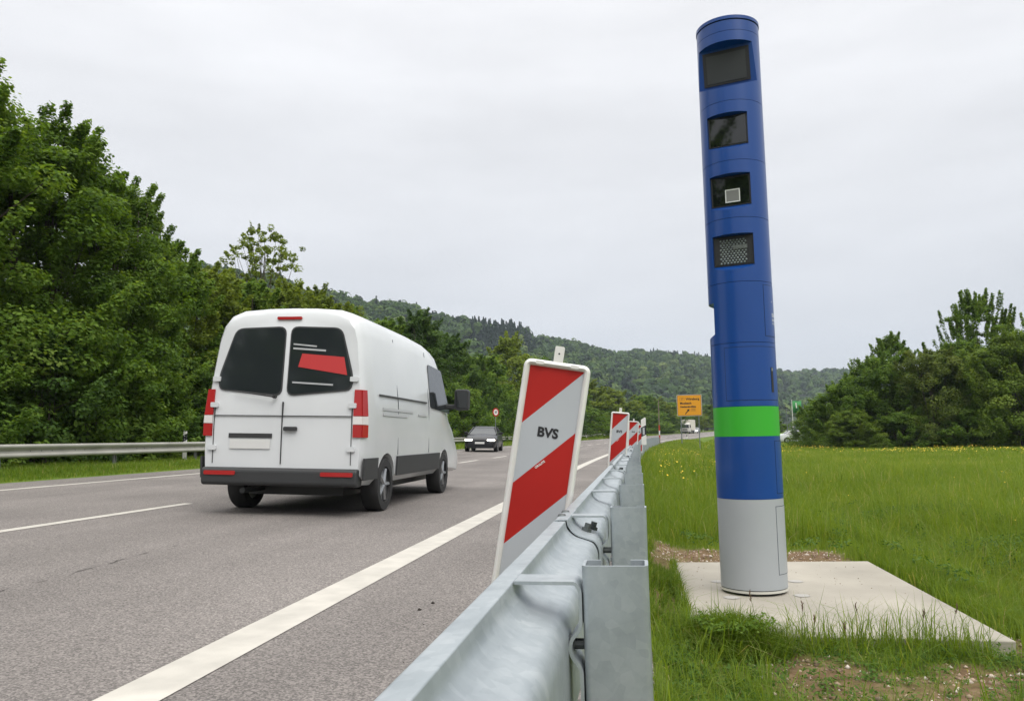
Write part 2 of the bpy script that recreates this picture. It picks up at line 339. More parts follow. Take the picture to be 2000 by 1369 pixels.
# crack sealed dark along the near lane
rnd = random.Random(4); cb = MB(); xy = []
for i in range(46):
    y = 3.6+.085*i; xy.append((-3.97+.05*math.sin(y*1.7)+rnd.uniform(-.02, .02), y))
for i in range(45):
    if rnd.random() < .35: continue
    (x0, y0), (x1, y1) = xy[i], xy[i+1]; w = rnd.uniform(.002, .006)
    cb.add([(x0-w, y0, -.03*x0+.004), (x0+w, y0, -.03*x0+.004), (x1+w, y1, -.03*x1+.004), (x1-w, y1, -.03*x1+.004)], [(0, 1, 2, 3)])
cb.obj('road_crack', mat('crack', (.035, .03, .028), .9), kind='structure')
def pebbles(name, pts, sizes, m, kind='stuff'):
    rs = np.random.RandomState(3); V = []; F = []; T = []
    base = np.array([(0, 0, 1), (1, 0, 0), (.3, .95, 0), (-.8, .58, 0), (-.8, -.58, 0), (.3, -.95, 0), (0, 0, -.6)], float)
    fc = [(0, 1, 2), (0, 2, 3), (0, 3, 4), (0, 4, 5), (0, 5, 1), (6, 2, 1), (6, 3, 2), (6, 4, 3), (6, 5, 4), (6, 1, 5)]
    for (x, y, z), s in zip(pts, sizes):
        k = base*(s*np.array([rs.uniform(.7, 1.3), rs.uniform(.7, 1.3), rs.uniform(.5, .9)]))*rs.uniform(.8, 1.2, (7, 1)); a = rs.uniform(0, 6.28)
        R = np.array([[math.cos(a), -math.sin(a), 0], [math.sin(a), math.cos(a), 0], [0, 0, 1]]); b = 7*len(V)
        V.append(k@R.T+(x, y, z)); F += [tuple(b+i for i in f) for f in fc]; T.append(np.full(7, rs.rand()))
    me = raw_mesh(name, np.concatenate(V), np.array(F).ravel(), np.full(len(F), 3), m, np.concatenate(T))
    return link(bpy.data.objects.new(name, me), kind=kind)
M['stone_dark'] = tint_mat('dark_stone', [(0, (.03, .025, .022)), (1, (.06, .05, .045))], 0, .8)
M['stone'] = tint_mat('gravel_stone', [(0, (.16, .11, .075)), (.6, (.36, .27, .2)), (1, (.62, .56, .50))], 0, .85)
rs = np.random.RandomState(8)
pp = [(-1.27, 4.54), (-1.24, 4.73), (-1.0, 5.9), (-1.15, 4.2), (-.9, 5.2), (-1.5, 3.9), (-.75, 6.4), (-1.05, 3.5)]
pebbles('road_pebbles', [(x, y, -.03*x+.004) for x, y in pp], [.014, .014, .006, .005, .006, .005, .007, .004], M['stone_dark'])
P_ = []
while len(P_) < 2600:
    r = rs.rand(); 
    if r < .4: X, Y = rs.uniform(.05, 1.95), rs.uniform(7.2, 8.45)
    elif r < .6: X, Y = rs.uniform(1.9, 2.3), rs.uniform(4.3, 7.6)
    else: X, Y = rs.uniform(.2, 2.6), rs.uniform(3.3, 4.62)
    if rs.rand() < float(bare(X, Y)): P_.append((X, Y, float(gz(X, Y))+.0+(float(fbm(X, Y, .35, 5))-.5)*.07))
for i in range(130):
    x, y = SLAB[0]+.1+1.4*rs.rand()**1.6, SLAB[2]+.25+2.2*rs.rand(); P_.append((x, y, -.078))
pebbles('gravel', P_, np.concatenate([rs.gamma(2.0, .0030, len(P_)-130)+.0025, rs.uniform(.002, .0055, 130)]), M['stone'])

# ------------------------------------------------------------------ haze + hills come with the vegetation below
# ------------------------------------------------------------------ concrete slab
slab = thing('concrete_slab', 'pale concrete base slab lying in the grass under the tall blue column', 'slab', (SLAB[0], SLAB[2], -.16))
w_, l_ = SLAB[1]-SLAB[0], SLAB[3]-SLAB[2]
def concrete():
    m = mat('concrete', (.32, .293, .245), .85, noise=(1.7, .20, 10), bump=(60, .12)); return m
sb = MB(); sb.add([(0, 0, -.15), (w_, -.02, -.15), (w_, l_+.1, -.15), (0, l_-.04, -.15), (0, 0, .08), (w_, -.02, .08), (w_, l_+.1, .08), (0, l_-.04, .08)],
                  [(3, 2, 1, 0), (4, 5, 6, 7), (0, 1, 5, 4), (1, 2, 6, 5), (2, 3, 7, 6), (3, 0, 4, 7)])
sb.obj('slab', concrete(), slab, bevel=.006)
pm = mat('mortar', (.36, .345, .32), .9, noise=(20, .06))
for x, y in ((.33, 1.02), (.80, 1.12), (.30, 1.62), (.86, 1.66)):
    pb = MB(); n = 20; pb.add([(x+(.052+.008*math.sin(3*i))*math.cos(2*math.pi*i/n), y+.052*math.sin(2*math.pi*i/n), .0832) for i in range(n)], [tuple(range(n))]); pb.obj('mortar_plug', pm, slab)

# ------------------------------------------------------------------ blue column
def column():
    R = .225
    t = thing('toll_control_column', 'tall blue control column with one green band, grey foot and dark camera windows', 'column', (.763, 5.895, -.08), -RAD(17.4))
    Z = lambda z: z+.08
    cs = []
    def section(name, z0, z1, m, gap=.0015):
        mb = MB(); n = 128; mb.cyl((0, 0, Z(z0)+gap), (0, 0, Z(z1)-gap), R, n=n); o = mb.obj(name, m, t, angle=30); return o
    def cut(o, cutters):
        for mb in cutters:
            c = mb.obj('cutter', M['blue']); md = o.modifiers.new('b', 'BOOLEAN'); md.operation = 'DIFFERENCE'; md.solver = 'EXACT'; md.object = c; cs.append(c)
        bpy.context.view_layer.update()
        for c in cs: c.parent = t
        bpy.context.view_layer.update()
        me = bpy.data.meshes.new_from_object(o.evaluated_get(bpy.context.evaluated_depsgraph_get()))
        o.modifiers.clear(); o.data = me; me.polygons.foreach_set('use_smooth', [True]*len(me.polygons)); me.set_sharp_from_angle(angle=RAD(25))
        for c in cs: bpy.data.objects.remove(c)
        cs.clear()
    core = MB(); core.cyl((0, 0, Z(-.055)), (0, 0, Z(3.4)), R-.012, n=64)
    # core stays clear of the recesses: split in stacks below them
    co = MB(); 
    for z in (.5625, .99, 1.196, 1.64, 2.07, 2.53, 2.95, 3.393, 3.92): co.cyl((0, 0, Z(z)-.01), (0, 0, Z(z)+.01), R-.006, n=64)
    co.obj('joint', M['seam'], t, angle=30)
    section('foot_section', -.041, .5625, M['grey'], .0006); section('lower_section', .5625, .99, M['blue'], .0006); section('colour_band', .99, 1.196, M['green'], .0006)
    section('door_section', 1.196, 1.64, M['blue'])
    s = section('side_section', 1.64, 2.07, M['blue'])
    nb = MB(); a = RAD(-80); ca, sa = math.cos(a), math.sin(a)
    # side notch facing the road: profile (outward distance, z), swept tangentially
    prof = [(.82*R, 1.715), (.82*R, 1.94), (1.3*R, 1.955), (1.3*R, 1.66)]
    vs = [(d*sa+w*ca, -d*ca+w*sa, Z(z)) for w in (-.3, .3) for d, z in prof]
    nb.add(vs, [(0, 1, 2, 3), (7, 6, 5, 4)]+[(i, i+4, (i+1) % 4+4, (i+1) % 4) for i in range(4)]); cut(s, [nb])
    def window(o, zt, zb, d0, d1, hw, sill):
        mb = MB(); hwx = hw if hw < R else R*1.5
        prof = [(-d1, zb), (-d0, zt), (-R*1.4, zt), (-R*1.4, zb-(R*1.4-d1)*math.tan(sill))]
        mb.prism([(y, Z(z)) for y, z in prof], -hwx, hwx, axis=0); cut(o, [mb])
    specs = []
    for z0, z1, zt, zb, d0, d1, hw, sill in ((2.07, 2.53, 2.415, 2.195, .70*R, .70*R, .142, RAD(28)), (2.53, 2.95, 2.855, 2.63, .70*R, .70*R, .142, RAD(28)),
                                             (2.95, 3.393, 3.305, 3.075, .70*R, .70*R, .142, RAD(28)), (3.393, 3.92, 3.845, 3.56, .52*R, .36*R, 9, RAD(24))):
        o = section('window_section', z0, z1, M['blue']); window(o, zt, zb, d0, d1, hw, sill)
    section('top_section', 3.92, 4.0, M['blue'])
    cp = MB(); cp.cyl((0, 0, Z(4.0)), (0, 0, Z(4.008)), R-.006, n=96, mi=1); cp.cyl((0, 0, Z(4.0075)), (0, 0, Z(4.032)), R+.004, n=96, mi=0); cp.obj('cap', [M['blue'], M['seam']], t, angle=30)
    br = MB(); br.cyl((0, 0, Z(-.047)), (0, 0, Z(-.0405)), R-.008, n=96, mi=1); br.cyl((0, 0, Z(-.062)), (0, 0, Z(-.0465)), R-.0, n=96, mi=0)
    br.cyl((0, 0, Z(-.0795)), (0, 0, Z(-.0615)), R-.03, n=64, mi=1)
    br.obj('base_ring', [M['offwhite'], M['black']], t, angle=30)
    # windows (bezel + glass) on the vertical recess planes
    def pane(zt, zb, d, hw, kind):
        y = -d
        b = MB(); b.box((-hw+.003, y-.004, Z(zb)+.003), (hw-.003, y-.001, Z(zt)-.003)); w = b.obj('window', M['black'], t)
        g = MB(); g.box((-hw+.014, y-.0075, Z(zb)+.012), (hw-.014, y-.0041, Z(zt)-.014)); g.obj('glass', M['glass'] if kind != 'led' else M['black'], w)
        if kind == 'frame':
            f = MB(); cx, cz, s_, h_ = .012, Z(zb)+.075, .052, .048
            f.box((cx-s_, y-.0095, cz-h_), (cx+s_, y-.0078, cz-h_+.007)); f.box((cx-s_, y-.0095, cz+h_-.007), (cx+s_, y-.0078, cz+h_)); f.box((cx-s_, y-.0095, cz-h_+.007), (cx-s_+.007, y-.0078, cz+h_-.007)); f.box((cx+s_-.007, y-.0095, cz-h_+.007), (cx+s_, y-.0078, cz+h_-.007))
            f.obj('sensor_frame', mat('sensor_white', (.6, .62, .58), .5), w); p = MB(); p.box((cx-s_+.007, y-.0085, cz-h_+.007), (cx+s_-.007, y-.0077, cz+h_-.007)); p.obj('sensor_plate', mat('sensor_grey', (.16, .165, .15), .5), w)
        if kind == 'led':
            f = MB()
            for r in range(11):
                for c in range(8):
                    x = -.088+.023*c+(.0115 if r % 2 else 0); z = Z(zb)+.022+.0165*r; rr = .0085
                    n = 8; f.add([(x, y-.014, z)]+[(x+rr*.6*math.cos(6.283*i/n), y-.0125, z+rr*.6*math.sin(6.283*i/n)) for i in range(n)]+[(x+rr*math.cos(6.283*i/n), y-.0077, z+rr*math.sin(6.283*i/n)) for i in range(n)],
                          [(0, 1+i, 1+(i+1) % n) for i in range(n)]+[(1+i, 9+i, 9+(i+1) % n, 1+(i+1) % n) for i in range(n)])
            f.obj('led_array', M['lens'], w, angle=60)
            f = MB(); f.box((.0, y-.016, Z(zb)+.118), (.098, y-.0145, Z(zb)+.146)); f.obj('reflector_strip', mat('strip_grey', (.10, .115, .105), .4, noise=(90, .4)), w)
    pane(3.305, 3.075, .70*R, .142, 'plain'); pane(2.855, 2.63, .70*R, .142, 'frame'); pane(2.415, 2.195, .70*R, .142, 'led')
    # large tilted top window
    d0, d1, zt, zb = .52*R, .36*R, 3.845, 3.56; nrm = Vector((0, -(zt-zb), -(d0-d1))).normalized(); 
    def slab_on(z0, z1, hw, o0, o1):
        def p(x, z, o): f = (z-zb)/(zt-zb); y = -(d1+(d0-d1)*f); v = Vector((x, y, Z(z)))+nrm*o; return v
        mb = MB(); mb.add([p(-hw, z0, o0), p(hw, z0, o0), p(hw, z1, o0), p(-hw, z1, o0), p(-hw, z0, o1), p(hw, z0, o1), p(hw, z1, o1), p(-hw, z1, o1)],
                          [(3, 2, 1, 0), (4, 5, 6, 7), (0, 1, 5, 4), (1, 2, 6, 5), (2, 3, 7, 6), (3, 0, 4, 7)]); return mb
    w = slab_on(3.578, 3.825, .168, .001, .006).obj('window', M['black'], t); slab_on(3.595, 3.80, .142, .0061, .009).obj('glass', M['screen'], w)
    # doors and cover plates, curved on the shell
    def plate(name, p0, p1, z0, z1, m, parent, r0, r1, n=16):
        mb = MB(); vs = []; fs = []
        for i in range(n+1):
            a = RAD(p0+(p1-p0)*i/n)
            for r, z in ((r0, z0), (r1, z0), (r1, z1), (r0, z1)): vs.append((r*math.sin(a), -r*math.cos(a), Z(z)))
        for i in range(n):
            for j in range(4): fs.append((4*i+j, 4*i+(j+1) % 4, 4*i+4+(j+1) % 4, 4*i+4+j))
        fs += [(0, 1, 2, 3), (4*n+3, 4*n+2, 4*n+1, 4*n)]
        mb.add(vs, fs); return mb.obj(name, m, parent, angle=30)
    def door(name, p0, p1, z0, z1, m):
        d = plate(name, p0, p1, z0, z1, m, t, R-.004, R+.0016)
        g = .9
        e = MB()
        plate('gap', p0-g*.9, p1+g*.9, z0-.0035, z1+.0035, M['seam'], d, R-.004, R+.0007, 20); return d
    d = door('door', -23, 84, 1.24, 1.607, M['blue'])
    plate('handle', 63, 69, 1.292, 1.465, M['black'], d, R+.0015, R+.004, 4); plate('lock', 63.8, 68.2, 1.440, 1.46, M['steel'], d, R+.004, R+.006, 3)
    d = door('cover', 55, 110, 1.685, 2.045, M['blue'])
    for i, (z, a) in enumerate(((1.845, 92), (1.835, 95), (1.825, 90), (1.805, 96), (1.795, 90), (1.775, 95), (1.93, 80))):
        plate('lettering', 77 if z < 1.9 else 77, a, z, z+.0045, M['white'], d, R+.0014, R+.0022, 6)
    door('cover', 64, 112, .60, .955, M['blue']); door('cover', 58, 112, .06, .51, M['grey'])
    return t
column()

# ------------------------------------------------------------------ guard rails
def offset_profile(p, th):
    """closed sheet of thickness th along polyline p (x,z)"""
    a = []; n = len(p)
    for i in range(n):
        d = Vector((p[min(i+1, n-1)][0]-p[max(i-1, 0)][0], p[min(i+1, n-1)][1]-p[max(i-1, 0)][1])).normalized(); a.append((p[i][0]-d.y*th, p[i][1]+d.x*th))
    return list(p)+a[::-1]
def arc_pts(pts, r, n=4):
    """round the inner corners of polyline pts"""
    out = [pts[0]]
    for i in range(1, len(pts)-1):
        p, a, b = Vector(pts[i]), Vector(pts[i-1]), Vector(pts[i+1]); rr = min(r[i] if hasattr(r, '__len__') else r, (a-p).length*.45, (b-p).length*.45)
        s, e = p+(a-p).normalized()*rr, p+(b-p).normalized()*rr
        for k in range(n+1):
            t = k/n; out.append(tuple(s*(1-t)**2+p*2*t*(1-t)+e*t*t))
    return out+[pts[-1]]
# back of the near rail: folded lip, hollow of the upper wave, middle bulge, lower wave
NEAR = arc_pts([(-.232, .760), (-.227, .7865), (-.193, .7875), (-.189, .766), (-.170, .749), (-.122, .734), (-.111, .712), (-.111, .575), (-.124, .555), (-.175, .545), (-.19, .515), (-.19, .478)], [0, .006, .0025, .010, .014, .016, .016, .014, .014, .014, .014, .014], 5)
SPACER = arc_pts([(-.19, .790), (-.098, .790), (-.090, .778), (-.090, .722), (-.106, .704), (-.106, .686), (-.090, .668), (-.090, .53), (-.10, .52), (-.17, .52)], .012, 4)
def sweep(prof, u_of, y_list, off, mb, road_z=lambda y: float(zr(y))):
    rings = []
    for y, o in zip(y_list, off):
        c = float(cv(y)); rings.append([(x+o+c+u_of(y), y, z+o*.8+road_z(y)) for x, z in prof])
    mb.loft(rings)
near = thing('guard_rail', 'new galvanised guard rail with closely set posts along the near road edge', 'guard rail', (-.1, 0, 0))
def off(mb):
    mb.v = [(x+.1, y, z) for x, y, z in mb.v]; return mb
RP = offset_profile(NEAR, -.0035)
s0 = -1.78; k = 0
while s0+4*k < 69:
    y0 = s0+4*k; yl = [y0-.14, y0+.14, y0+.19] + [y0+.19+3.81*i/4 for i in range(1, 5)]; ol = [.0055, .0055, 0, 0, 0, 0, 0]
    flare = lambda y: -.0*y
    mb = MB(); sweep(RP, flare, yl, ol, mb); r = off(mb).obj('rail', M['zinc'], near, angle=35)
    if k < 12:
        for dy, x, z, nx_, nz in ((-.03, -.150, .744, .3, .95), (.05, -.138, .740, .3, .95), (-.05, -.212, .790, 0, 1), (.06, -.212, .790, 0, 1)):
            y = y0+dy+.015; c = float(cv(y)); zz = float(zr(y)); b = MB(); p = Vector((x+c, y, z+zz)); d = Vector((nx_, 0, nz)).normalized()
            if nx_ > 0:
                b.cyl(p, p+d*.013, .014, n=6); b.cyl(p+d*.0125, p+d*.026, .0085, n=10)
            else:
                b.cyl(p, p+d*.006, .013, .009, n=12)
            off(b).obj('bolt', M['dark_steel'], r, angle=30)
    k += 1
cpost = []
def cpost_profile(w, d, lip, th, r=.012):
    o = arc_pts([(-w/2+lip, d), (-w/2, d), (-w/2, 0), (w/2, 0), (w/2, d), (w/2-lip, d)], r, 4); return offset_profile(o, th)
CP = cpost_profile(.097, .062, .026, .005, .010)
spm = MB(); spm.prism([(x, z) for x, z in offset_profile(SPACER, -.005)], 0, .062, axis=1); sp_me = spm.mesh('spacer', M['zinc'], 35)
pm_ = MB(); pm_.prism(CP, -.75, .812, axis=2); post_me = pm_.mesh('post', M['zinc'], 35)
bm_ = MB(); bm_.cyl((-.108, .03, .695), (-.082, .03, .695), .008, n=8); bm_.cyl((-.111, .03, .695), (-.1045, .03, .695), .014, n=6); bolt_me = bm_.mesh('bolt', M['dark_steel'], 30)
rnd = random.Random(12)
for i in range(69):
    y = 1.2+1.0*i; c = float(cv(y)); z = float(zr(y))
    p = bpy.data.objects.new('post', post_me); link(p, near); p.location = (-.036+.1+c+rnd.uniform(-.002, .002), y, z+rnd.uniform(-.004, .004)); p.rotation_euler = (rnd.uniform(-.008, .008), rnd.uniform(-.008, .008), -math.atan(max(0, y-20)/700))
    s = bpy.data.objects.new('spacer', sp_me); link(s, near); s.location = (.1+c, y+.0, z)
    if i < 20: b = bpy.data.objects.new('bolt', bolt_me); link(b, s)

# far rail, seen from the road side
far = thing('guard_rail', 'weathered older guard rail under the trees across the road', 'guard rail', (-14, 0, 0))
FARP = arc_pts([(.022, .155), (.055, .150), (.083, .125), (.083, .085), (.060, .055), (.012, .025), (.004, 0), (.012, -.025), (.060, -.055), (.083, -.085), (.083, -.125), (.055, -.150), (.022, -.155)], .02, 3)
FP = offset_profile(FARP, .003)
def zfar(y): return .905+float(zr(y))
def sweep_far(y0, y1):
    mb = MB(); rings = []
    yl = [y0-.16, y0, y0+.06]+[y0+.06+(y1-y0-.06)*i/3 for i in range(1, 4)]
    for y, o in zip(yl, [.005, .005, 0, 0, 0, 0]):
        rings.append([(x+o+float(cv(y)), y, z+zfar(y)) for x, z in FP])
    mb.loft(rings); return mb
fpm = MB(); fpm.prism(cpost_profile(.10, .055, .02, .006), -.9, .05, axis=2); fpost_me = fpm.mesh('post', M['old_post'], 35)
for i in range(40):
    y0 = -24.2+4*i
    r = sweep_far(y0, y0+4).obj('rail', M['old_zinc'], far, angle=35)
    p = bpy.data.objects.new('post', fpost_me); link(p, far); p.location = (-.075+float(cv(y0+.02)), y0+.02, zfar(y0)-.03); p.rotation_euler = (0, 0, -math.pi/2)
    if 8 < y0 < 60:
        b = MB()
        for dy, z in ((.9, .0), (1.25, 0), (1.6, 0), (2.4, 0), (2.75, 0)): b.cyl((.003+float(cv(y0)), y0+dy, z+zfar(y0+dy)), (.014+float(cv(y0)), y0+dy, z+zfar(y0+dy)), .013, n=8)
        b.obj('bolt', M['dark_steel'], r)

# ------------------------------------------------------------------ red and white warning panels
def panel_meshes():
    W, H, B = .25, 1.0, .0125
    out = {}
    def rrect(w, h, r, n=6):
        pts = []
        for cx, cz, t0 in ((w/2-r, h-r, 0), (-w/2+r, h-r, 90), (-w/2+r, r, 180), (w/2-r, r, 270)):
            for k in range(n+1): t = RAD(t0+90*k/n); pts.append((cx+r*math.cos(t), cz+r*math.sin(t)))
        return pts
    f = MB(); path = rrect(W-2*B, H-2*B, .016); f.tube([(x, 0, z+B) for x, z in path], B, n=10, closed=True, nrm=(0, 1, 0), sx=1.6)
    f.rbox((-W/2+B, -.004, B), (W/2-B, .012, H-B), .01)
    for x in (-.065, .065): f.rbox((x-.016, -.0215, H-.018), (x+.016, -.010, H-.006), .005)
    out['frame'] = f.mesh('frame', M['white'], 40)
    # face: diagonal stripes clipped to the rectangle
    w, h = W/2-.020, H-.024; hw = w; z0 = .024; mb = MB(); S = .222
    def clip(poly, axis, lim, keep_less):
        res = []
        for i in range(len(poly)):
            a, b = poly[i], poly[(i+1) % len(poly)]; ia, ib = (a[axis] <= lim) == keep_less, (b[axis] <= lim) == keep_less
            if ia: res.append(a)
            if ia != ib: t = (lim-a[axis])/(b[axis]-a[axis]); res.append(tuple(a[k]+(b[k]-a[k])*t for k in range(2)))
        return res
    for k in range(0, 6):
        zl0 = h-S*(k-1)-S; zl1 = zl0+S          # left-edge heights of the stripe: bottom, top
        poly = [(-hw, zl0-S), (hw, zl0), (hw, zl1), (-hw, zl1-S)]
        poly = clip(clip(poly, 1, h, True), 1, z0, False)
        if len(poly) >= 3: mb.add([(x, -.006, z) for x, z in poly], [tuple(range(len(poly)))], 0 if k % 2 == 0 else 1)
    out['face'] = mb.mesh('face', [M['redfoil'], M['whitefoil']])
    t_ = MB(); t_.rbox((-.0175, -.009, H-.006), (.0175, .009, H+.058), .005); t_.cyl((0, -.0095, H+.030), (0, -.0085, H+.030), .0036, n=12, mi=1); out['tab'] = t_.mesh('mounting_tab', [M['white'], M['ink']], 40)
    p = MB(); p.box((-.02, .014, -.32), (.02, .054, H-.12)); out['pole'] = p.mesh('pole', M['zinc'])
    out['bvs'] = text_mesh('BVS', .048, M['ink'], bold=.0019)
    out['mark'] = text_mesh('ORALITE', .011, M['white'], bold=.0004)
    return out
PM = panel_meshes()
PANELS = [((-.452, 2.93, .295), RAD(9.6), RAD(3), 'nearest and most tilted red and white warning panel marked BVS on the guard rail'),
          ((-.328, 11.0, .345), RAD(5.6), RAD(2), 'second red and white warning panel, between the nearest one and the smaller ones'),
          ((-.172, 20.0, .39), RAD(4.0), RAD(0), 'third red and white warning panel, half hidden behind the second along the rail'),
          ((-.0, 29.0, .44), RAD(3.0), RAD(-2), 'farthest red and white warning panel, mostly hidden behind the white black-marked delineator')]
for i, (loc, tilt, yaw, lab) in enumerate(PANELS):
    t = thing('warning_panel', lab, 'warning panel', loc, 0, 'red and white warning panels along the guard rail'); t.rotation_euler = (0, tilt, yaw)
    link(bpy.data.objects.new('frame', PM['frame']), t); f = link(bpy.data.objects.new('face', PM['face']), t)
    link(bpy.data.objects.new('mounting_tab', PM['tab']), t); link(bpy.data.objects.new('pole', PM['pole']), t)
    l = link(bpy.data.objects.new('lettering', PM['bvs']), f); l.location = (0, -.0075, 1.0-.024-.222-.02); l.rotation_euler = (RAD(90), 0, 0)
    if i < 2: l = link(bpy.data.objects.new('lettering', PM['mark']), f); l.location = (-.012, -.0075, 1.0-.024-.222*2+.085); l.rotation_euler = (RAD(90), -RAD(43.5), 0)

# ------------------------------------------------------------------ delineator posts
def delineator_mesh(h, h0=0.0):
    mb = MB(); sec = [(-.06, -.03), (.035, -.06), (.06, -.045), (.06, .045), (.035, .06), (-.06, .03)]
    zb0, zb1 = h-.37, h-.17
    def seg(z0a, z1a, mi, sl0, sl1):
        n = len(sec); vs = [(x, y, z0a+sl0*(x+.06)) for x, y in sec]+[(x, y, z1a+sl1*(x+.06)) for x, y in sec]
        mb.add(vs, [tuple(reversed(range(n))), tuple(range(n, 2*n))]+[(i, (i+1) % n, n+(i+1) % n, n+i) for i in range(n)], mi)
    seg(h0, zb0, 0, 0, .5); seg(zb0, zb1, 1, .5, .5); seg(zb1, h, 0, .5, -.35)
    return mb
def delineator(loc, rz, label, group, h=1.0, circles=True, shared={}):
    t = thing('delineator_post', label, 'delineator', loc, rz, group)
    if 'b' not in shared:
        shared['b'] = delineator_mesh(1.0).mesh('body', [M['white'], M['ink']])
        r = MB()
        for z in (.70, .80): r.cyl((-.012, -.0505, z+.01), (-.014, -.0535, z+.01), .024, n=12)
        shared['r'] = r.mesh('reflector', M['whitefoil'])
    link(bpy.data.objects.new('body', shared['b']), t)
    if circles: link(bpy.data.objects.new('reflector', shared['r']), t)
    return t
G_ = 'delineator posts at the road edges'
def gxy(u, Y): return (u+float(cv(Y)), Y, float(gz(u, Y)))
delineator((-14.28, 23.6, .46), RAD(28), 'white and black delineator post with two round reflectors behind the old rail beside the van', G_)
delineator(gxy(-13.0, 111), RAD(20), 'white and black delineator post seen between the two nearest warning panels', G_)
delineator(gxy(.55, 111), RAD(-10), 'larger white delineator post just beyond the end of the near guard rail', G_)
delineator(gxy(-13.5, 205), RAD(10), 'tiny white delineator post beside the red and white marker pole', G_)
delineator(gxy(-14, 232), RAD(5), 'tiny white delineator post on the far bend right of the white car', G_)
delineator(gxy(-14, 246), RAD(5), 'tiny white delineator post right beside the blue column on the far bend', G_)
# short one on the rail
t = thing('delineator_post', 'flat white marker with a black frame mark, mounted on the guard rail behind the panels', 'delineator', (.130, 20.0, .80), 0)
mb = MB(); mb.prism([(-.058, 0), (.060, 0), (.060, .655), (.050, .672), (.036, .672), (-.058, .615)], -.025, .025, axis=1); mb.obj('body', M['white'], t, bevel=.006)
mb = MB(); mb.prism([(-.0595, .195), (.0615, .255), (.0615, .485), (-.0595, .425)], -.0265, .0265, axis=1); b = mb.obj('marking', M['ink'], t)
mb = MB(); mb.prism([(-.022, .245), (.026, .255), (.026, .43), (-.022, .42)], -.0285, -.0266, axis=1); mb.obj('reflector', M['whitefoil'], b)
mb = MB(); mb.box((-.02, -.02, -.12), (.02, .02, .002)); mb.obj('bracket', M['zinc'], t)

# ------------------------------------------------------------------ signs
M['yellow'] = mat('sign_yellow', (.70, .30, .004), .45)
M['signback'] = mat('sign_edge', (.55, .5, .4), .5)
t = thing('direction_sign', 'yellow direction sign to Würzburg and Mosbach on two grey posts by the bend', 'road sign', (4.72, 75.0, .2), RAD(-7))
mb = MB(); mb.rbox((-1.12, -.03, 2.62), (1.12, 0, 4.58), .10); mb.obj('panel', M['signback'], t)
mb = MB(); mb.rbox((-1.08, -.036, 2.66), (1.08, -.031, 4.54), .08); p = mb.obj('border', mat('sign_border', (.22, .07, .01), .5), t)
mb = MB(); mb.rbox((-1.04, -.042, 2.70), (1.04, -.037, 4.50), .07); p = mb.obj('face', M['yellow'], t)
def sign_text(s, x, z, size, bold=.012, al='LEFT', m=None):
    o = link(bpy.data.objects.new('lettering', text_mesh(s, size, m or M['ink'], bold=bold, align=al)), p); o.location = (x, -.045, z); o.rotation_euler = (RAD(90), 0, 0)
sign_text('Würzburg', -.30, 4.17, .29, .010); sign_text('Mosbach', -.84, 3.79, .29, .010); sign_text('Neckarelz-Mitte', -.82, 3.47, .215, .011)
faint = mat('sign_faint', (.33, .13, .01), .5)
def frame_box(x0, x1, z0, z1, w=.02):
    b = MB(); b.box((x0, -.0455, z0), (x1, -.0425, z0+w)); b.box((x0, -.0455, z1-w), (x1, -.0425, z1)); b.box((x0, -.0455, z0+w), (x0+w, -.0425, z1-w)); b.box((x1-w, -.0455, z0+w), (x1, -.0425, z1-w)); b.obj('number_frame', faint, p)
frame_box(-.86, -.42, 4.05, 4.32); sign_text('27', -.64, 4.185, .24, .006, 'CENTER', faint)
frame_box(.12, .54, 3.06, 3.32); sign_text('292', .33, 3.19, .22, .006, 'CENTER', faint)
mb = MB(); a = [(-.42, 2.82), (-.36, 2.78), (-.10, 3.08), (-.04, 3.02), (.0, 3.26), (-.24, 3.22), (-.17, 3.15)]; mb.prism(a, -.0455, -.0425, axis=1); mb.obj('arrow', M['ink'], p)
for x in (-.80, .80):
    mb = MB(); mb.cyl((x, .035, -.6), (x, .035, 4.5), .045, n=10); mb.obj('post', M['steel'], t, angle=40)

t = thing('speed_sign', 'round red-rimmed 50 speed limit sign on a thin pole before the left trees', 'road sign', (-10.35, 58, .45), RAD(52))
def disc(r, y0, y1, m, parent, name, n=28):
    b = MB(); b.cyl((0, y0, 2.53), (0, y1, 2.53), r, n=n); return b.obj(name, m, parent, angle=30)
d = disc(.31, -.02, -.005, M['redfoil'], t, 'disc'); disc(.215, -.026, -.021, M['white'], d, 'face')
o = link(bpy.data.objects.new('lettering', text_mesh('50', .25, M['ink'], bold=.006)), d); o.location = (0, -.028, 2.53); o.rotation_euler = (RAD(90), 0, 0)
mb = MB(); mb.cyl((0, .03, -.6), (0, .03, 2.82), .03, n=8); mb.obj('pole', M['steel'], t, angle=40)

t = thing('marker_pole', 'thin wooden pole with red and white bands by the rail end', 'pole', (1.84, 72, -.1))
mb = MB(); mb.cyl((0, 0, -.4), (.02, 0, 4.3), .055, .035, n=8); mb.obj('pole', mat('old_wood', (.20, .16, .12), .8), t, angle=40)
M['redpaint'] = mat('red_paint', (.38, .035, .02), .6)
for z0, z1, m in ((.95, 1.22, 'redpaint'), (1.22, 1.60, 'white'), (1.60, 2.10, 'redpaint')):
    mb = MB(); mb.cyl((.0, 0, z0), (.008, 0, z1), .062, n=8); mb.obj('band', M[m], t, angle=40)

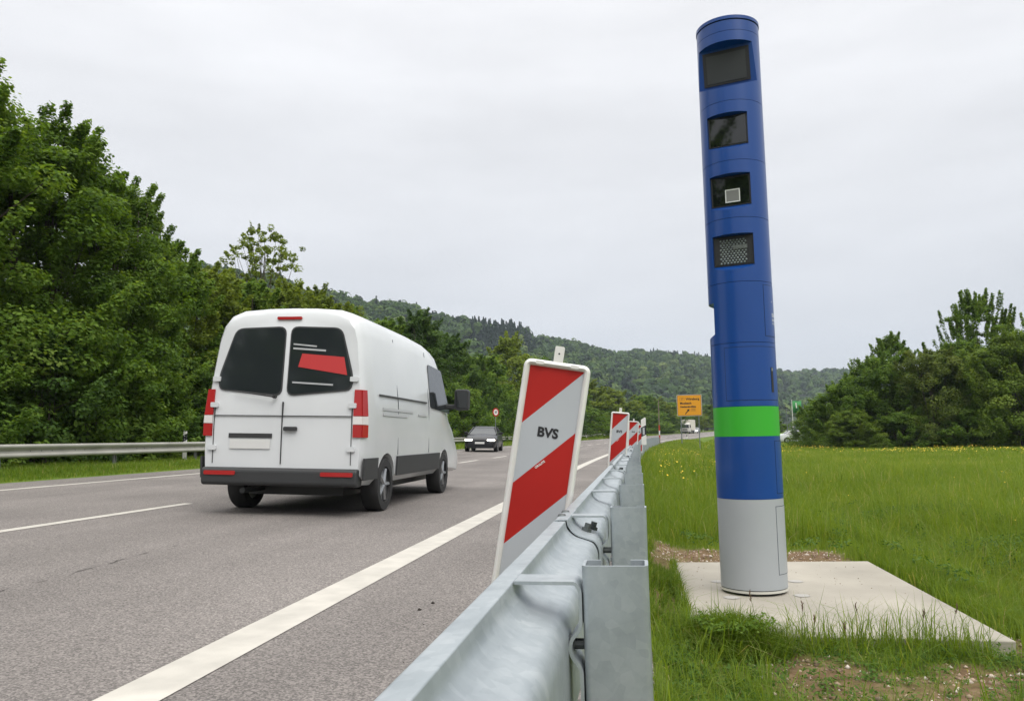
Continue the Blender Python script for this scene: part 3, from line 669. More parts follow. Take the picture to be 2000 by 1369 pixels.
# ------------------------------------------------------------------ vehicles
M['vanpaint'] = mat('white_car_paint', (.60, .615, .625), .25, coat=.4, noise=(1.3, .05, 7))
M['carglass'] = mat('car_glass', (.018, .022, .024), .06, spec=.7)
M['tyre'] = mat('tyre', (.018, .018, .018), .8)
M['rim'] = mat('rim', (.35, .36, .37), .35, metal=.8)
M['redlamp'] = mat('red_lamp', (.36, .018, .018), .2)
M['clearlamp'] = mat('clear_lamp', (.65, .62, .6), .15)
M['trim'] = mat('dark_trim', (.03, .031, .032), .6)
M['decal'] = mat('red_print', (.45, .03, .03), .45)
M['grey_print'] = mat('grey_print', (.42, .43, .44), .4)
M['blackpaint'] = mat('black_car_paint', (.008, .008, .010), .3, coat=.25, spec=.4)
M['headlamp'] = mat('headlamp', (1, .95, .8), .2, emit=((1, .93, .78), 5))
M['chrome'] = mat('chrome', (.6, .6, .6), .2, metal=1)
M['plate'] = mat('number_plate', (.62, .62, .60), .5)
def wheel_meshes(r, w):
    t = MB(); n = 28; prof = [(r*.66, -w/2), (r*.94, -w/2), (r, -w/2+.03), (r, w/2-.03), (r*.94, w/2), (r*.66, w/2)]
    rings = [[(x, rr*math.cos(2*math.pi*i/n), rr*math.sin(2*math.pi*i/n)) for rr, x in prof] for i in range(n+1)]; t.loft(rings, cap=False)
    h = MB(); h.cyl((-w*.30, 0, 0), (w*.30, 0, 0), r*.665, n=24); h.cyl((w*.30, 0, 0), (w*.38, 0, 0), r*.20, n=14)
    for k in range(5):
        a = 2*math.pi*k/5; h.cyl((w*.34, 0, 0), (w*.36, r*.6*math.cos(a), r*.6*math.sin(a)), r*.10, r*.08, n=6)
    return t.mesh('tyre', M['tyre'], 40), h.mesh('rim', M['rim'], 40)
def add_wheels(t, spots, r, w):
    tm, hm = wheel_meshes(r, w)
    for x, y in spots:
        o = link(bpy.data.objects.new('wheel', tm), t); o.location = (x, y, r); o.rotation_euler = (0, 0, 0 if x > 0 else math.pi)
        link(bpy.data.objects.new('rim', hm), o)
def cut_arches(body, spots, r, depth):
    t = body.parent; bpy.context.view_layer.update()
    for x, y in spots:
        s = 1 if x > 0 else -1; mb = MB(); mb.cyl((x-s*depth, y, r), (x+s*.4, y, r), r*1.17, n=28); mb.cyl((0, 0, -9), (0, 0, -9.1), .01, n=3)
        c = mb.obj('cutter', M['trim'], t); md = body.modifiers.new('b', 'BOOLEAN'); md.operation = 'DIFFERENCE'; md.solver = 'EXACT'; md.object = c
    bpy.context.view_layer.update()
    me = bpy.data.meshes.new_from_object(body.evaluated_get(bpy.context.evaluated_depsgraph_get()))
    for md in list(body.modifiers): bpy.data.objects.remove(md.object)
    body.modifiers.clear(); body.data = me; me.polygons.foreach_set('use_smooth', [True]*len(me.polygons)); me.set_sharp_from_angle(angle=RAD(32))
def bent(mb, pts, th=.006, mi=None):
    """thin patch from an outline already lying on a surface"""
    c = sum((Vector(p) for p in pts), Vector())/len(pts); n = Vector()
    for i in range(len(pts)): a, b = Vector(pts[i])-c, Vector(pts[(i+1) % len(pts)])-c; n += a.cross(b)
    n.normalize(); k = len(pts); vs = [Vector(p)-n*th for p in pts]+[Vector(p)+n*th for p in pts]
    return mb.add(vs, [tuple(reversed(range(k))), tuple(range(k, 2*k))]+[(i, (i+1) % k, k+(i+1) % k, k+i) for i in range(k)], mi)
def rounded(pts, r=.08, n=4):
    out = []; k = len(pts)
    for i in range(k):
        p, a, b = Vector(pts[i]), Vector(pts[i-1]), Vector(pts[(i+1) % k]); rr = min(r, (a-p).length*.45, (b-p).length*.45); s, e = p+(a-p).normalized()*rr, p+(b-p).normalized()*rr
        for q in range(n+1): t = q/n; out.append(s*(1-t)**2+p*2*t*(1-t)+e*t*t)
    return out
def van():
    t = thing('delivery_van', 'white delivery van with a red print across its rear window, on the near lane', 'van', (-4.30, 9.15, .127), RAD(.6))
    t.rotation_euler = (0, RAD(1.7), RAD(.6))
    W = 1.03
    def ring(y, zt, w, zb, lean=0):
        half = [(0, zb), (w*.90, zb), (w*.985, zb+.10), (w, .80), (w, 1.15), (w*.985, 1.42), (w*.945, 1.85), (w*.905, 2.20), (w*.86, 2.36), (w*.78, 2.47), (w*.62, 2.535), (w*.3, 2.56), (0, 2.565)]
        f = (zt-zb)/(2.565-zb); pts = []
        for x, z in half:
            z2 = zb+(z-zb)*f; pts.append((x, z2))
        pts = pts+[(-x, z) for x, z in pts[-2:0:-1]]
        return [(x, y+max(0, z-1.15)*lean, z) for x, z in pts]
    st = [(0, 2.46, .955, .42, .085), (.03, 2.52, .975, .40, .085), (.10, 2.55, .995, .38, .075), (.5, 2.565, 1, .36, .02), (1.2, 2.565, 1, .36, 0), (2.4, 2.56, 1, .36, 0), (3.4, 2.53, 1, .36, 0), (3.95, 2.46, 1, .36, 0), (4.35, 2.25, .99, .36, 0),
          (4.75, 1.78, .98, .36, 0), (5.05, 1.40, .97, .36, 0), (5.4, 1.22, .96, .34, 0), (5.68, 1.08, .92, .32, 0), (5.8, .85, .86, .34, 0)]
    mb = MB(); mb.loft([ring(y, zt, W*w, zb, l) for y, zt, w, zb, l in st]); body = mb.obj('body', M['vanpaint'], t)
    spots = [(x, y) for y in (.98, 4.28) for x in (-.90, .90)]
    cut_arches(body, spots, .345, .28); add_wheels(t, spots, .345, .23)
    back = lambda z: max(0, z-1.15)*.085-.006
    def sx(y, z):   # side surface
        zz = [.46, .8, 1.15, 1.42, 1.85, 2.2, 2.36]; ww = [.985, 1, 1, .985, .945, .905, .86]; return W*np.interp(z, zz, ww)+.004
    # rear doors: windows with dark surround, seams, handle, plate
    for s in (1, -1):
        o = [(s*.045, 1.46), (s*.84, 1.53), (s*.845, 1.68), (s*.68, 2.27), (s*.045, 2.29)]
        pts = rounded([(x, back(z), z) for x, z in o], .09); m_ = MB(); bent(m_, rounded([(x, back(z)+.002, z) for x, z in [(s*.03, 1.44), (s*.86, 1.515), (s*.866, 1.69), (s*.69, 2.288), (s*.03, 2.31)]], .1), .007); sl = m_.obj('window_seal', M['trim'], t); m_ = MB(); bent(m_, pts, .008); w = m_.obj('rear_window', M['carglass'], sl)
        if s == 1:
            b = MB(); bent(b, [(x, back(z)-.010, z) for x, z in ((.16, 1.80), (.79, 1.70), (.74, 1.92), (.20, 1.965))], .004); b.obj('print', M['decal'], sl)
            b = MB()
            for z, h, x0, x1 in ((2.02, .022, .08, .50), (2.075, .018, .08, .38), (1.60, .02, .10, .62)): bent(b, [(x0, back(z)-.012, z), (x1, back(z)-.012, z-.03), (x1, back(z)-.012, z-.03+h), (x0, back(z)-.012, z+h)], .003)
            b.obj('print', M['grey_print'], sl)
        b = MB()
        for za, zb_, m_i in ((.95, 1.10, 0), (1.105, 1.20, 1), (1.205, 1.52, 0)):
            yb = lambda z: max(0, z-1.15)*.085
            ins = lambda z: W*np.interp(z, [1.15, 1.42, 1.85], [1, .985, .945])
            bent(b, [(s*.90, yb(za)-.008, za), (s*(ins(za)-.022), yb(za)-.002, za), (s*(ins(zb_)-.022), yb(zb_)-.002, zb_), (s*.90, yb(zb_)-.008, zb_)], .012, m_i)
            bent(b, [(s*(ins(za)-.020), yb(za)+.0, za), (s*(ins(za)+.006), .13, za), (s*(ins(zb_)+.006), .13, zb_), (s*(ins(zb_)-.020), yb(zb_)+.0, zb_)], .011, m_i)
        b.obj('tail_light', [M['redlamp'], M['clearlamp']], t)
        b = MB(); b.rbox((s*.74-.20, -.088, .485), (s*.74+.20, -.07, .535), .015); b.obj('rear_reflector', M['redlamp'], t)
    b = MB()
    b.box((-.006, -.009, .62), (.006, .02, 1.37)); b.box((-.88, -.0085, 1.195), (.88, .001, 1.205)); b.box((-.884, -.008, .62), (-.877, .01, 1.30)); b.box((.877, -.008, .62), (.884, .01, 1.30)); b.obj('door_seam', M['trim'], t)
    for s in (1, -1):
        for z in (.78, 1.30, 1.62):
            b = MB(); b.rbox((s*.885-.05, back(z)-.022, z), (s*.885+.05, back(z)+.02, z+.06), .012); b.obj('hinge', M['vanpaint'], t)
    b = MB(); b.cyl((-.10, -.045, 1.43), (-.62, -.028, 1.50), .011, .007, n=6); b.cyl((-.10, -.05, 1.43), (-.10, 0, 1.43), .022, n=8); b.obj('wiper', M['black'], t)
    b = MB(); b.rbox((.03, -.035, 1.02), (.20, -.006, 1.07), .015); b.obj('door_handle', M['trim'], t)
    b = MB(); b.box((-.66, -.014, .80), (-.14, -.006, .915)); b.obj('number_plate', M['plate'], t)
    b = MB(); b.box((-.68, -.010, .93), (-.12, -.004, .985)); b.obj('plate_trim', M['trim'], t)
    b = MB(); b.rbox((-.985, -.075, .36), (.985, .14, .575), .05, axis=0); b.obj('rear_bumper', M['trim'], t, bevel=.02)
    b = MB(); b.rbox((-.16, .085, 2.395), (.16, .125, 2.43), .01); b.obj('brake_light', M['redlamp'], t)
    # sides
    for s in (1, -1):
        def sp(pts, th=.006, off=0): m_ = MB(); bent(m_, [(s*(sx(y, z)+off), y, z) for y, z in pts], th); return m_
        for y0, y1 in ((.02, .55), (1.40, 3.84)):
            m_ = MB(); n = 5
            for i in range(n):
                a, b2 = y0+(y1-y0)*i/n, y0+(y1-y0)*(i+1)/n; bent(m_, [(s*(sx(a, z)+.012), a_, z) for a_, z in ((a, .44), (b2, .44), (b2, .70), (a, .70))], .012)
            m_.obj('side_cladding', M['trim'], t)
        sp([(.6, 1.475), (3.0, 1.475), (3.0, 1.50), (.6, 1.50)], .004, .012).obj('slide_rail', M['trim'], t)
        pts = rounded([Vector((0, y, z)) for y, z in ((3.25, 1.42), (4.62, 1.36), (4.15, 2.08), (3.25, 2.12))], .07); m_ = MB(); bent(m_, [(s*sx(p.y, p.z), p.y, p.z) for p in pts], .006); m_.obj('front_window', M['carglass'], t)
        m_ = MB()
        for y in (1.45, 3.15): bent(m_, [(s*(sx(y, z)+.0015), y+d, z) for d, z in ((0, .72), (.012, .72), (.012, 1.42), (0, 1.42))], .002); bent(m_, [(s*(sx(y, z)+.0015), y+d, z) for d, z in ((0, 1.42), (.012, 1.42), (.012, 2.3), (0, 2.3))], .002)
        m_.obj('side_seam', M['seam'], t)
        if s == 1:
            m_ = MB()
            for y0, y1, z0 in ((.75, 2.2, 1.30), (.75, 1.9, 1.23), (2.5, 3.0, 1.27)): bent(m_, [(sx(y0, z)+.003, y, z) for y, z in ((y0, z0), (y1, z0), (y1, z0+.035), (y0, z0+.035))], .003)
            m_.obj('print', M['grey_print'], t)
        m_ = MB(); m_.rbox((s*1.30-.13, 4.30, 1.42), (s*1.30+.13, 4.42, 1.78), .05); m_.box((min(s*1.0, s*1.2), 4.34, 1.44), (max(s*1.0, s*1.2), 4.40, 1.52)); mr_ = m_.obj('wing_mirror', M['trim'], t, bevel=.02)
        m_ = MB(); m_.rbox((s*1.30-.10, 4.293, 1.46), (s*1.30+.10, 4.299, 1.75), .03); m_.obj('mirror_glass', M['glass'], mr_)
    m_ = MB(); pts = rounded([Vector(p) for p in ((-.78, 5.06, 1.42), (.78, 5.06, 1.42), (.68, 4.42, 2.22), (-.68, 4.42, 2.22))], .08); bent(m_, pts, .02); m_.obj('windscreen', M['carglass'], t)
    m_ = MB(); m_.box((-.62, .5, .22), (.62, 4.9, .37)); m_.cyl((-.45, -.05, .30), (-.45, .6, .30), .035, n=10); m_.box((-.85, .90, .28), (.85, 1.06, .40)); m_.obj('chassis', M['black'], t)
    return t
van()
def car(name, label, loc, rz, paint, lights_on=True, lean=0):
    t = thing(name, label, 'car', loc, rz); t.rotation_euler = (0, lean, rz)
    W = .90   # front of the car points to -Y
    def ring(y, zt, w, zb=.20, cab=None):
        half = [(0, zb), (w*.88, zb), (w*.97, zb+.10), (w, .50), (w*.985, .72), (w*.94, zt-.05), (w*.80, zt), (0, zt+.03)] if cab is None else None
        p = half; return [(x, y, z) for x, z in p]+[(-x, y, z) for x, z in p[-2:0:-1]]
    st = [(-2.3, .60, .74), (-2.24, .68, .84), (-2.1, .76, .93), (-1.7, .86, .99), (-1.1, .95, 1), (-.5, .98, 1), (.6, 1.0, 1), (1.4, 1.02, 1), (1.9, 1.02, .98), (2.15, .98, .94), (2.25, .85, .88)]
    mb = MB(); mb.loft([ring(y, zt, W*w) for y, zt, w in st]); body = mb.obj('body', paint, t, angle=40)
    spots = [(x, y) for y in (-1.38, 1.40) for x in (-.80, .80)]; cut_arches(body, spots, .325, .22); add_wheels(t, spots, .325, .21)
    # cabin
    def cab(z, y0, y1, w): n = .10; return [(-w, y0+.06, z), (-w*.8, y0, z), (w*.8, y0, z), (w, y0+.06, z), (w, y1-.06, z), (w*.8, y1, z), (-w*.8, y1, z), (-w, y1-.06, z)]
    mb = MB(); mb.loft([cab(.92, -1.10, 1.72, .82), cab(1.10, -.70, 1.50, .76), cab(1.34, -.12, 1.0, .62), cab(1.40, .12, .80, .50)]); c = mb.obj('cabin', M['carglass'], t, angle=50)
    mb = MB(); mb.loft([cab(1.345, -.13, 1.02, .625), cab(1.41, .12, .82, .50)]); mb.obj('roof', paint, c, angle=50)
    mb = MB()
    for s in (1, -1):
        for a, b in (((s*.81, -1.05, .95), (s*.615, -.10, 1.355)), ((s*.81, .30, .95), (s*.645, .35, 1.345)), ((s*.81, 1.66, .95), (s*.615, .98, 1.355))): mb.cyl(a, b, .035, n=6)
    mb.obj('pillar', paint, c)
    for s in (1, -1):
        mb = MB(); mb.rbox((s*.61-.21, -2.30, .585), (s*.61+.21, -2.05, .685), .045); mb.obj('headlight', M['headlamp'] if lights_on else M['clearlamp'], t)
        mb = MB(); mb.rbox((s*1.0-.10, -.62, .95), (s*1.0+.10, -.50, 1.09), .04); mb.box((min(s*.80, s*.95), -.58, .97), (max(s*.80, s*.95), -.54, 1.01)); mb.obj('wing_mirror', paint, t, bevel=.015)
    mb = MB(); mb.rbox((-.34, -2.285, .53), (.34, -2.22, .66), .03); mb.obj('grille', M['black'], t)
    mb = MB(); mb.rbox((-.62, -2.27, .24), (.62, -2.18, .42), .04); mb.obj('air_intake', M['black'], t)
    mb = MB(); mb.box((-.26, -2.315, .43), (.26, -2.29, .54)); mb.obj('number_plate', M['plate'], t)
    return t
car('car', 'black car with lit headlights coming towards the camera on the far lane', (-8.72, 45.0, .335), RAD(4.5), M['blackpaint'], True, RAD(1.7))
car('car', 'small white car with bright headlights following the white box truck', (14.2, 206, 1.60+.05), RAD(-14), M['vanpaint'], True, RAD(1.7))
def truck():
    t = thing('box_truck', 'white box truck coming round the distant bend behind the yellow sign', 'truck', (11.0, 195, 1.46), RAD(-13))
    mb = MB(); mb.box((-1.2, 1.9, .95), (1.2, 8.2, 3.45)); mb.obj('box_body', mat('box_white', (.62, .58, .50), .5), t, bevel=.03)
    mb = MB(); pr = [(0, .55), (0, 1.35), (.12, 2.35), (.35, 2.62), (1.75, 2.68), (1.75, .55)]; mb.prism(pr, -1.1, 1.1, axis=0); c = mb.obj('cab', mat('cab_white', (.62, .6, .56), .4), t, bevel=.05)
    mb = MB(); bent(mb, [(-.98, .0, 1.45), (.98, .0, 1.45), (.92, .10, 2.25), (-.92, .10, 2.25)], .02); mb.obj('windscreen', M['carglass'], c)
    mb = MB(); mb.box((1.085, .35, 1.45), (1.115, 1.3, 2.2)); mb.box((-1.115, .35, 1.45), (-1.085, 1.3, 2.2)); mb.obj('side_window', M['carglass'], c)
    mb = MB(); mb.box((-.6, -.05, .95), (.6, .0, 1.2)); mb.obj('grille', M['black'], c)
    mb = MB(); mb.box((-1.1, -.08, .35), (1.1, .3, .72)); mb.obj('bumper', M['trim'], c)
    for s in (1, -1):
        mb = MB(); mb.box((s*.85-.16, -.10, .52), (s*.85+.16, -.081, .68)); mb.obj('headlight', M['clearlamp'], c)
        mb = MB(); mb.box((s*1.28-.1, .15, 1.5), (s*1.28+.1, .25, 2.1)); mb.box((min(s*1.1, s*1.25), .18, 2.0), (max(s*1.1, s*1.25), .22, 2.05)); mb.obj('wing_mirror', M['trim'], c)
    mb = MB(); mb.box((-.5, .8, .55), (.5, 8.0, .95)); mb.obj('chassis', M['black'], t)
    add_wheels(t, [(x, y) for y in (.95, 6.3) for x in (-.95, .95)], .45, .28)
truck()
# far things in the gap right of the column
car('car', 'parked white car half hidden behind the blue column at the meadow edge', (17.35, 92, .0), RAD(95), M['vanpaint'], False)
t = thing('flag', 'green advertising flag on a pale pole behind the bushes', 'flag', (22.03, 120, 0))
mb = MB(); mb.cyl((0, 0, -.3), (0, 0, 5.95), .06, .04, n=8); mb.obj('pole', M['white'], t, angle=40)
mb = MB(); n = 8; vs = []
for i in range(n+1):
    for z in (4.0, 5.75): vs.append((.06+1.25*i/n, .08*math.sin(i*1.1), z+.03*math.sin(i*.9)))
mb.add(vs, [(2*i, 2*i+2, 2*i+3, 2*i+1) for i in range(n)]); f = mb.obj('cloth', mat('flag_green', (.03, .21, .05), .7), t, angle=60)
md = f.modifiers.new('s', 'SOLIDIFY'); md.thickness = .012
mb = MB(); mb.add([(.52, -.10, 4.75), (.66, -.10, 4.72), (.62, -.10, 5.5), (.48, -.10, 5.5), (.52, -.11, 4.75), (.66, -.11, 4.72), (.62, -.11, 5.5), (.48, -.11, 5.5)], [(3, 2, 1, 0), (4, 5, 6, 7), (0, 1, 5, 4), (1, 2, 6, 5), (2, 3, 7, 6), (3, 0, 4, 7)]); mb.obj('emblem', M['white'], f)
mb = MB(); mb.add([(.50, -.105, 4.70), (.70, -.105, 4.66), (.80, -.105, 4.35), (.64, -.105, 4.45)], [(0, 1, 2, 3)]); mb.obj('emblem', M['ink'], f)
t = thing('street_lamp', 'thin grey lamp pole with a small head beside the green flag', 'lamp', (17.7, 100, 0))
mb = MB(); mb.cyl((0, 0, -.3), (0, 0, 4.1), .05, .035, n=8); mb.obj('pole', M['steel'], t, angle=40)
mb = MB(); mb.rbox((-.18, -.12, 4.08), (.18, .12, 4.2), .04); mb.obj('lamp_head', M['trim'], t)

# ------------------------------------------------------------------ trees
LEAF = tint_mat('leaf', [(0, (.046, .092, .012)), (.35, (.094, .172, .022)), (.7, (.150, .238, .036)), (1, (.22, .30, .062))], .46)
LEAF_Y = tint_mat('leaf_yellow', [(0, (.085, .125, .014)), (.4, (.152, .210, .026)), (1, (.245, .295, .058))], .46)
LEAF_D = tint_mat('leaf_dark', [(0, (.028, .060, .012)), (.5, (.060, .118, .020)), (1, (.115, .180, .038))], .38)
LEAF_B = tint_mat('leaf_brown', [(0, (.062, .092, .016)), (.5, (.120, .165, .030)), (1, (.20, .235, .06))], .44)
LEAF_G = tint_mat('leaf_fresh', [(0, (.066, .110, .014)), (.4, (.122, .195, .025)), (1, (.22, .285, .058))], .46)
BARK = mat('bark', (.075, .06, .045), .9, noise=(6, .3))
def leaf_quads(pos, nrm, L, W, rs):
    n = len(pos); nrm = nrm/np.linalg.norm(nrm, axis=1, keepdims=True)
    a = rs.normal(size=(n, 3)); a[:, 2] -= .35; a -= nrm*(a*nrm).sum(1, keepdims=True); a /= np.linalg.norm(a, axis=1, keepdims=True)
    b = np.cross(nrm, a); l = (L*rs.uniform(.6, 1.25, n))[:, None]; w = (W*rs.uniform(.7, 1.25, n))[:, None]
    return np.stack([pos-a*l*.5, pos+b*w*.5-a*l*.05-nrm*l*.06, pos+a*l*.5-nrm*l*.12, pos-b*w*.5-a*l*.05-nrm*l*.06], 1).reshape(-1, 3)
def sphere(rs, n):
    v = rs.normal(size=(n, 3)); return v/np.linalg.norm(v, axis=1, keepdims=True)
PROFILES = {
    'bush': ([0, .12, .35, .6, .82, 1], [.80, .95, 1.0, .88, .60, .14]), 'dome': ([0, .12, .35, .62, .85, 1], [.88, 1.0, 1.0, .95, .72, .30]),
    'round': ([0, .1, .3, .55, .8, 1], [.45, .75, 1.0, .98, .70, .15]),
    'tall': ([0, .1, .3, .6, .85, 1], [.55, .85, 1.0, .80, .45, .08]),
    'open': ([0, .2, .45, .7, .9, 1], [.12, .42, .8, 1.0, .82, .3]),
}
def crown_mesh(name, seed, H, R, zb, ncl, nleaf, leaf, m, prof='round', rc=(.16, .30), sprays=.25, edge=.62, fill=True, stretch=1.0, squash=.72, shoot=.7):
    """clumps of leaves through the crown's volume; sprays stick out of the outline"""
    rs = np.random.RandomState(seed); tx, ty = PROFILES[prof]
    ph = rs.uniform(0, 6.28, 6); P_, N_, T_ = [], [], []; cents = []
    for i in range(ncl):
        t = rs.beta(1.15, 1.1) if i > ncl*.12 else rs.uniform(.75, 1)
        th = rs.uniform(0, 2*math.pi)
        e = R*np.interp(t, tx, ty)*(1+.16*math.sin(2*th+ph[0]+3*t)+.12*math.sin(3*th+ph[1]-5*t)+.10*math.sin(5*th+ph[2]+9*t))
        f = rs.uniform(edge, 1.0) if rs.rand() < .78 else rs.uniform(.1, edge)
        r = R*rs.uniform(*rc)*(1-.35*t)
        c = np.array([math.cos(th)*e*f, math.sin(th)*e*f, zb+(H-zb)*t*.97]); cents.append(c)
        out = np.array([math.cos(th)*shoot, math.sin(th)*shoot, .35+.75*t]); out /= np.linalg.norm(out)
        sp = rs.rand() < sprays
        k = int(nleaf*rs.uniform(.6, 1.35))
        d = sphere(rs, k); d[:, 2] = d[:, 2]*.75+.12
        rad = r*rs.uniform(.25, 1.0, k)**.45
        p = d*rad[:, None]
        if sp:
            q = rs.rand(k)**1.2; p = p*(1-.5*q[:, None])*.55+out*(q*r*1.9*stretch)[:, None]
        else: p *= np.array([1.12, 1.12, squash])
        pos = c+p; n = d*.7+np.array([0, 0, .75])+out*.35+rs.normal(size=(k, 3))*.45
        P_.append(pos); N_.append(n); T_.append(np.clip(rs.normal(.45+rs.normal(0, .14), .17, k), 0, 1))
    P = np.concatenate(P_); N = np.concatenate(N_); T = np.concatenate(T_)
    keep = P[:, 2] > zb*.3+.05; P, N, T = P[keep], N[keep], T[keep]
    V = leaf_quads(P, N, leaf, leaf*.62, rs); n = len(P)
    me = raw_mesh(name, V, np.arange(4*n), np.full(n, 4), m, np.repeat(T, 4)); return me, cents
def trunk_mesh(seed, H, R, zb, cents, r0, stems=1, nbr=14):
    rs = random.Random(seed); mb = MB()
    tops = sorted(cents, key=lambda c: -c[2])
    for s in range(stems):
        a = rs.uniform(0, 6.28); lean = 0 if stems == 1 else R*.35
        bx, by = (0, 0) if stems == 1 else (math.cos(a)*R*.12, math.sin(a)*R*.12)
        ex, ey = math.cos(a)*lean+rs.uniform(-.2, .2), math.sin(a)*lean+rs.uniform(-.2, .2)
        pts = [(bx+(ex-bx)*k/6+rs.uniform(-.05, .05)*k/3, by+(ey-by)*k/6+rs.uniform(-.05, .05)*k/3, -.3+(H*.88+.3)*k/6) for k in range(7)]
        mb.tube(pts, [r0*(1-.85*k/6)*(1.25 if k == 0 else 1)/stems**.4 for k in range(7)], n=7)
    for i in range(nbr):
        c = rs.choice(cents); z0 = max(.3, c[2]*rs.uniform(.35, .7)); f = z0/H
        p0 = Vector((0, 0, z0)); p1 = Vector(c); mid = (p0+p1)/2+Vector((rs.uniform(-.2, .2), rs.uniform(-.2, .2), -.12*(p1-p0).length*.5+.2))
        r = r0*.42*(1-f*.6); mb.tube([p0, (p0+mid)/2, mid, p1], [r, r*.8, r*.6, r*.25], n=5)
    return mb.mesh('trunk', BARK, 50)
TREES = {}
def tree_kind(key, seed, H, R, zb, ncl, nleaf, leaf, m, prof, r0, stems=1, nbr=14, **k):
    cm, cents = crown_mesh('crown', seed, H, R, zb, ncl, nleaf, leaf, m, prof, **k)
    TREES[key] = (H, R, cm, trunk_mesh(seed, H, R, zb, cents, r0, stems, nbr))
def plant(key, loc, H, R, rz, name, label, cat, group=None):
    h, r, cm, tm = TREES[key]; t = thing(name, label, cat, loc, rz, group); t.scale = (R/r, R/r, H/h)
    link(bpy.data.objects.new('crown', cm), t); link(bpy.data.objects.new('trunk', tm), t); return t
tree_kind('maple', 21, 11.5, 4.2, .5, 340, 340, .150, LEAF, 'bush', .20, 4, 30, rc=(.14, .24), sprays=.42, squash=.9, shoot=.55)
tree_kind('maple2', 22, 10.5, 3.4, .4, 300, 320, .145, LEAF, 'bush', .18, 3, 26, rc=(.14, .25), sprays=.42, squash=.9, shoot=.55)
tree_kind('alder', 23, 8.6, 2.8, .3, 230, 210, .155, LEAF, 'bush', .14, 3, 18, rc=(.16, .27), sprays=.4, squash=.95, shoot=.5)
tree_kind('willow', 24, 8.6, 3.0, .3, 230, 210, .155, LEAF_Y, 'bush', .15, 3, 18, rc=(.16, .27), sprays=.45, squash=.95, shoot=.5)
tree_kind('dark', 25, 10, 3.2, .3, 230, 170, .20, LEAF_D, 'bush', .16, 3, 18, rc=(.17, .3), sprays=.35)
tree_kind('ash', 26, 13.4, 2.9, 4.0, 380, 46, .15, LEAF_Y, 'open', .10, 1, 80, rc=(.06, .115), sprays=.1, edge=.25, squash=1.25)
tree_kind('shrub', 27, 3.2, 1.9, .05, 120, 150, .13, LEAF, 'bush', .05, 5, 14, rc=(.2, .34), sprays=.4)
tree_kind('shrub_dark', 28, 3.2, 1.9, .05, 120, 150, .13, LEAF_D, 'bush', .05, 5, 14, rc=(.2, .34), sprays=.4)
tree_kind('far', 29, 10, 3.5, .3, 170, 80, .34, LEAF, 'bush', .18, 3, 8, rc=(.18, .32), sprays=.35)
tree_kind('far_light', 30, 10, 3.5, .3, 170, 80, .34, LEAF_Y, 'round', .18, 3, 8, rc=(.18, .32), sprays=.35)
tree_kind('upright', 31, 11, 3.6, .3, 340, 170, .18, LEAF, 'dome', .12, 4, 22, rc=(.11, .18), sprays=.75, stretch=1.7, shoot=.22)
tree_kind('hazel', 32, 7, 3.2, .1, 260, 190, .17, LEAF, 'dome', .08, 6, 16, rc=(.15, .27), sprays=.30, squash=1.05, shoot=.45)
tree_kind('brown', 33, 7, 2.8, .1, 220, 170, .15, LEAF_B, 'dome', .08, 6, 16, rc=(.16, .27), sprays=.2, squash=1.0)
tree_kind('yellowish', 34, 8, 3.2, .1, 280, 200, .16, LEAF_G, 'dome', .1, 5, 16, rc=(.15, .27), sprays=.35, squash=1.05, shoot=.45)

G1 = 'roadside trees behind the far guard rail'
rr = random.Random(5)
def lt(key, X, Y, H, R, label, name='roadside_tree'): plant(key, (X, Y, float(gz(X-float(cv(Y)), Y))-.05), H, R, rr.uniform(0, 6.28), name, label, 'tree', G1)
lt('maple', -19.3, 18.6, 11.7, 4.6, 'tallest dense green tree, cut by the left frame edge above the old rail')
lt('maple2', -18.5, 22.4, 11.0, 3.6, 'tall dense tree beside the tallest one, its top a ragged sloping outline against the sky')
lt('maple', -18.3, 25.4, 9.9, 3.2, 'bushy green tree stepping down right of the two tallest trees')
lt('alder', -18.2, 27.8, 8.5, 2.8, 'mid green tree whose twiggy tip ends just left of the distant hill')
lt('willow', -18.1, 31.0, 7.9, 3.0, 'pale green loose tree left of the van, lower than the twiggy one')
lt('alder', -18.0, 34.4, 8.1, 2.9, 'bushy tree just above the rear left corner of the van')
lt('ash', -21.9, 44.0, 13.4, 3.1, 'thin open tree with sparse yellowish leaves, sticking up above the van')
lt('willow', -17.8, 38.6, 8.4, 3.2, 'yellow green tree below the sparse open tree')
lt('willow', -17.8, 42.6, 8.8, 3.2, 'light green tree right below the sparse tree, above the van roof')
lt('alder', -18.0, 47.3, 8.8, 3.2, 'roadside tree behind the middle of the van roof')
lt('alder', -17.8, 53.6, 9.0, 3.2, 'roadside tree behind the front half of the van roof')
lt('dark', -17.6, 62.6, 10.6, 3.4, 'dark green pointed tree rising over the front of the van')
lt('dark', -16.6, 69.4, 9.6, 3.2, 'dark tree over the wing mirror of the van')
lt('alder', -15.9, 76.6, 8.6, 3.2, 'leafy tree standing over the black car')
lt('far', -15.9, 84.0, 9.2, 3.4, 'tree behind the round speed limit sign')
lt('far_light', -15.6, 96.4, 12.6, 3.6, 'tall light green tree left of the nearest warning panel')
lt('far', -12.9, 103.7, 11.0, 3.8, 'tree right behind the head of the nearest warning panel')
lt('far', -10.9, 118.7, 9.6, 4.2, 'dark tree seen just right of the nearest warning panel')
lt('far_light', -8.2, 136.6, 9.2, 4.4, 'light green tree between the nearest and the second warning panel')
lt('far_light', -4.4, 156.9, 8.8, 4.8, 'bright tree above the second warning panel')
lt('far', 1.2, 182.9, 8.8, 5.0, 'distant tree above the third warning panel')
lt('far_light', 4.6, 196, 8.2, 5.0, 'distant pale tree by the red and white marker pole')
lt('far', 8.4, 211, 7.9, 5.0, 'distant tree left of the yellow direction sign')
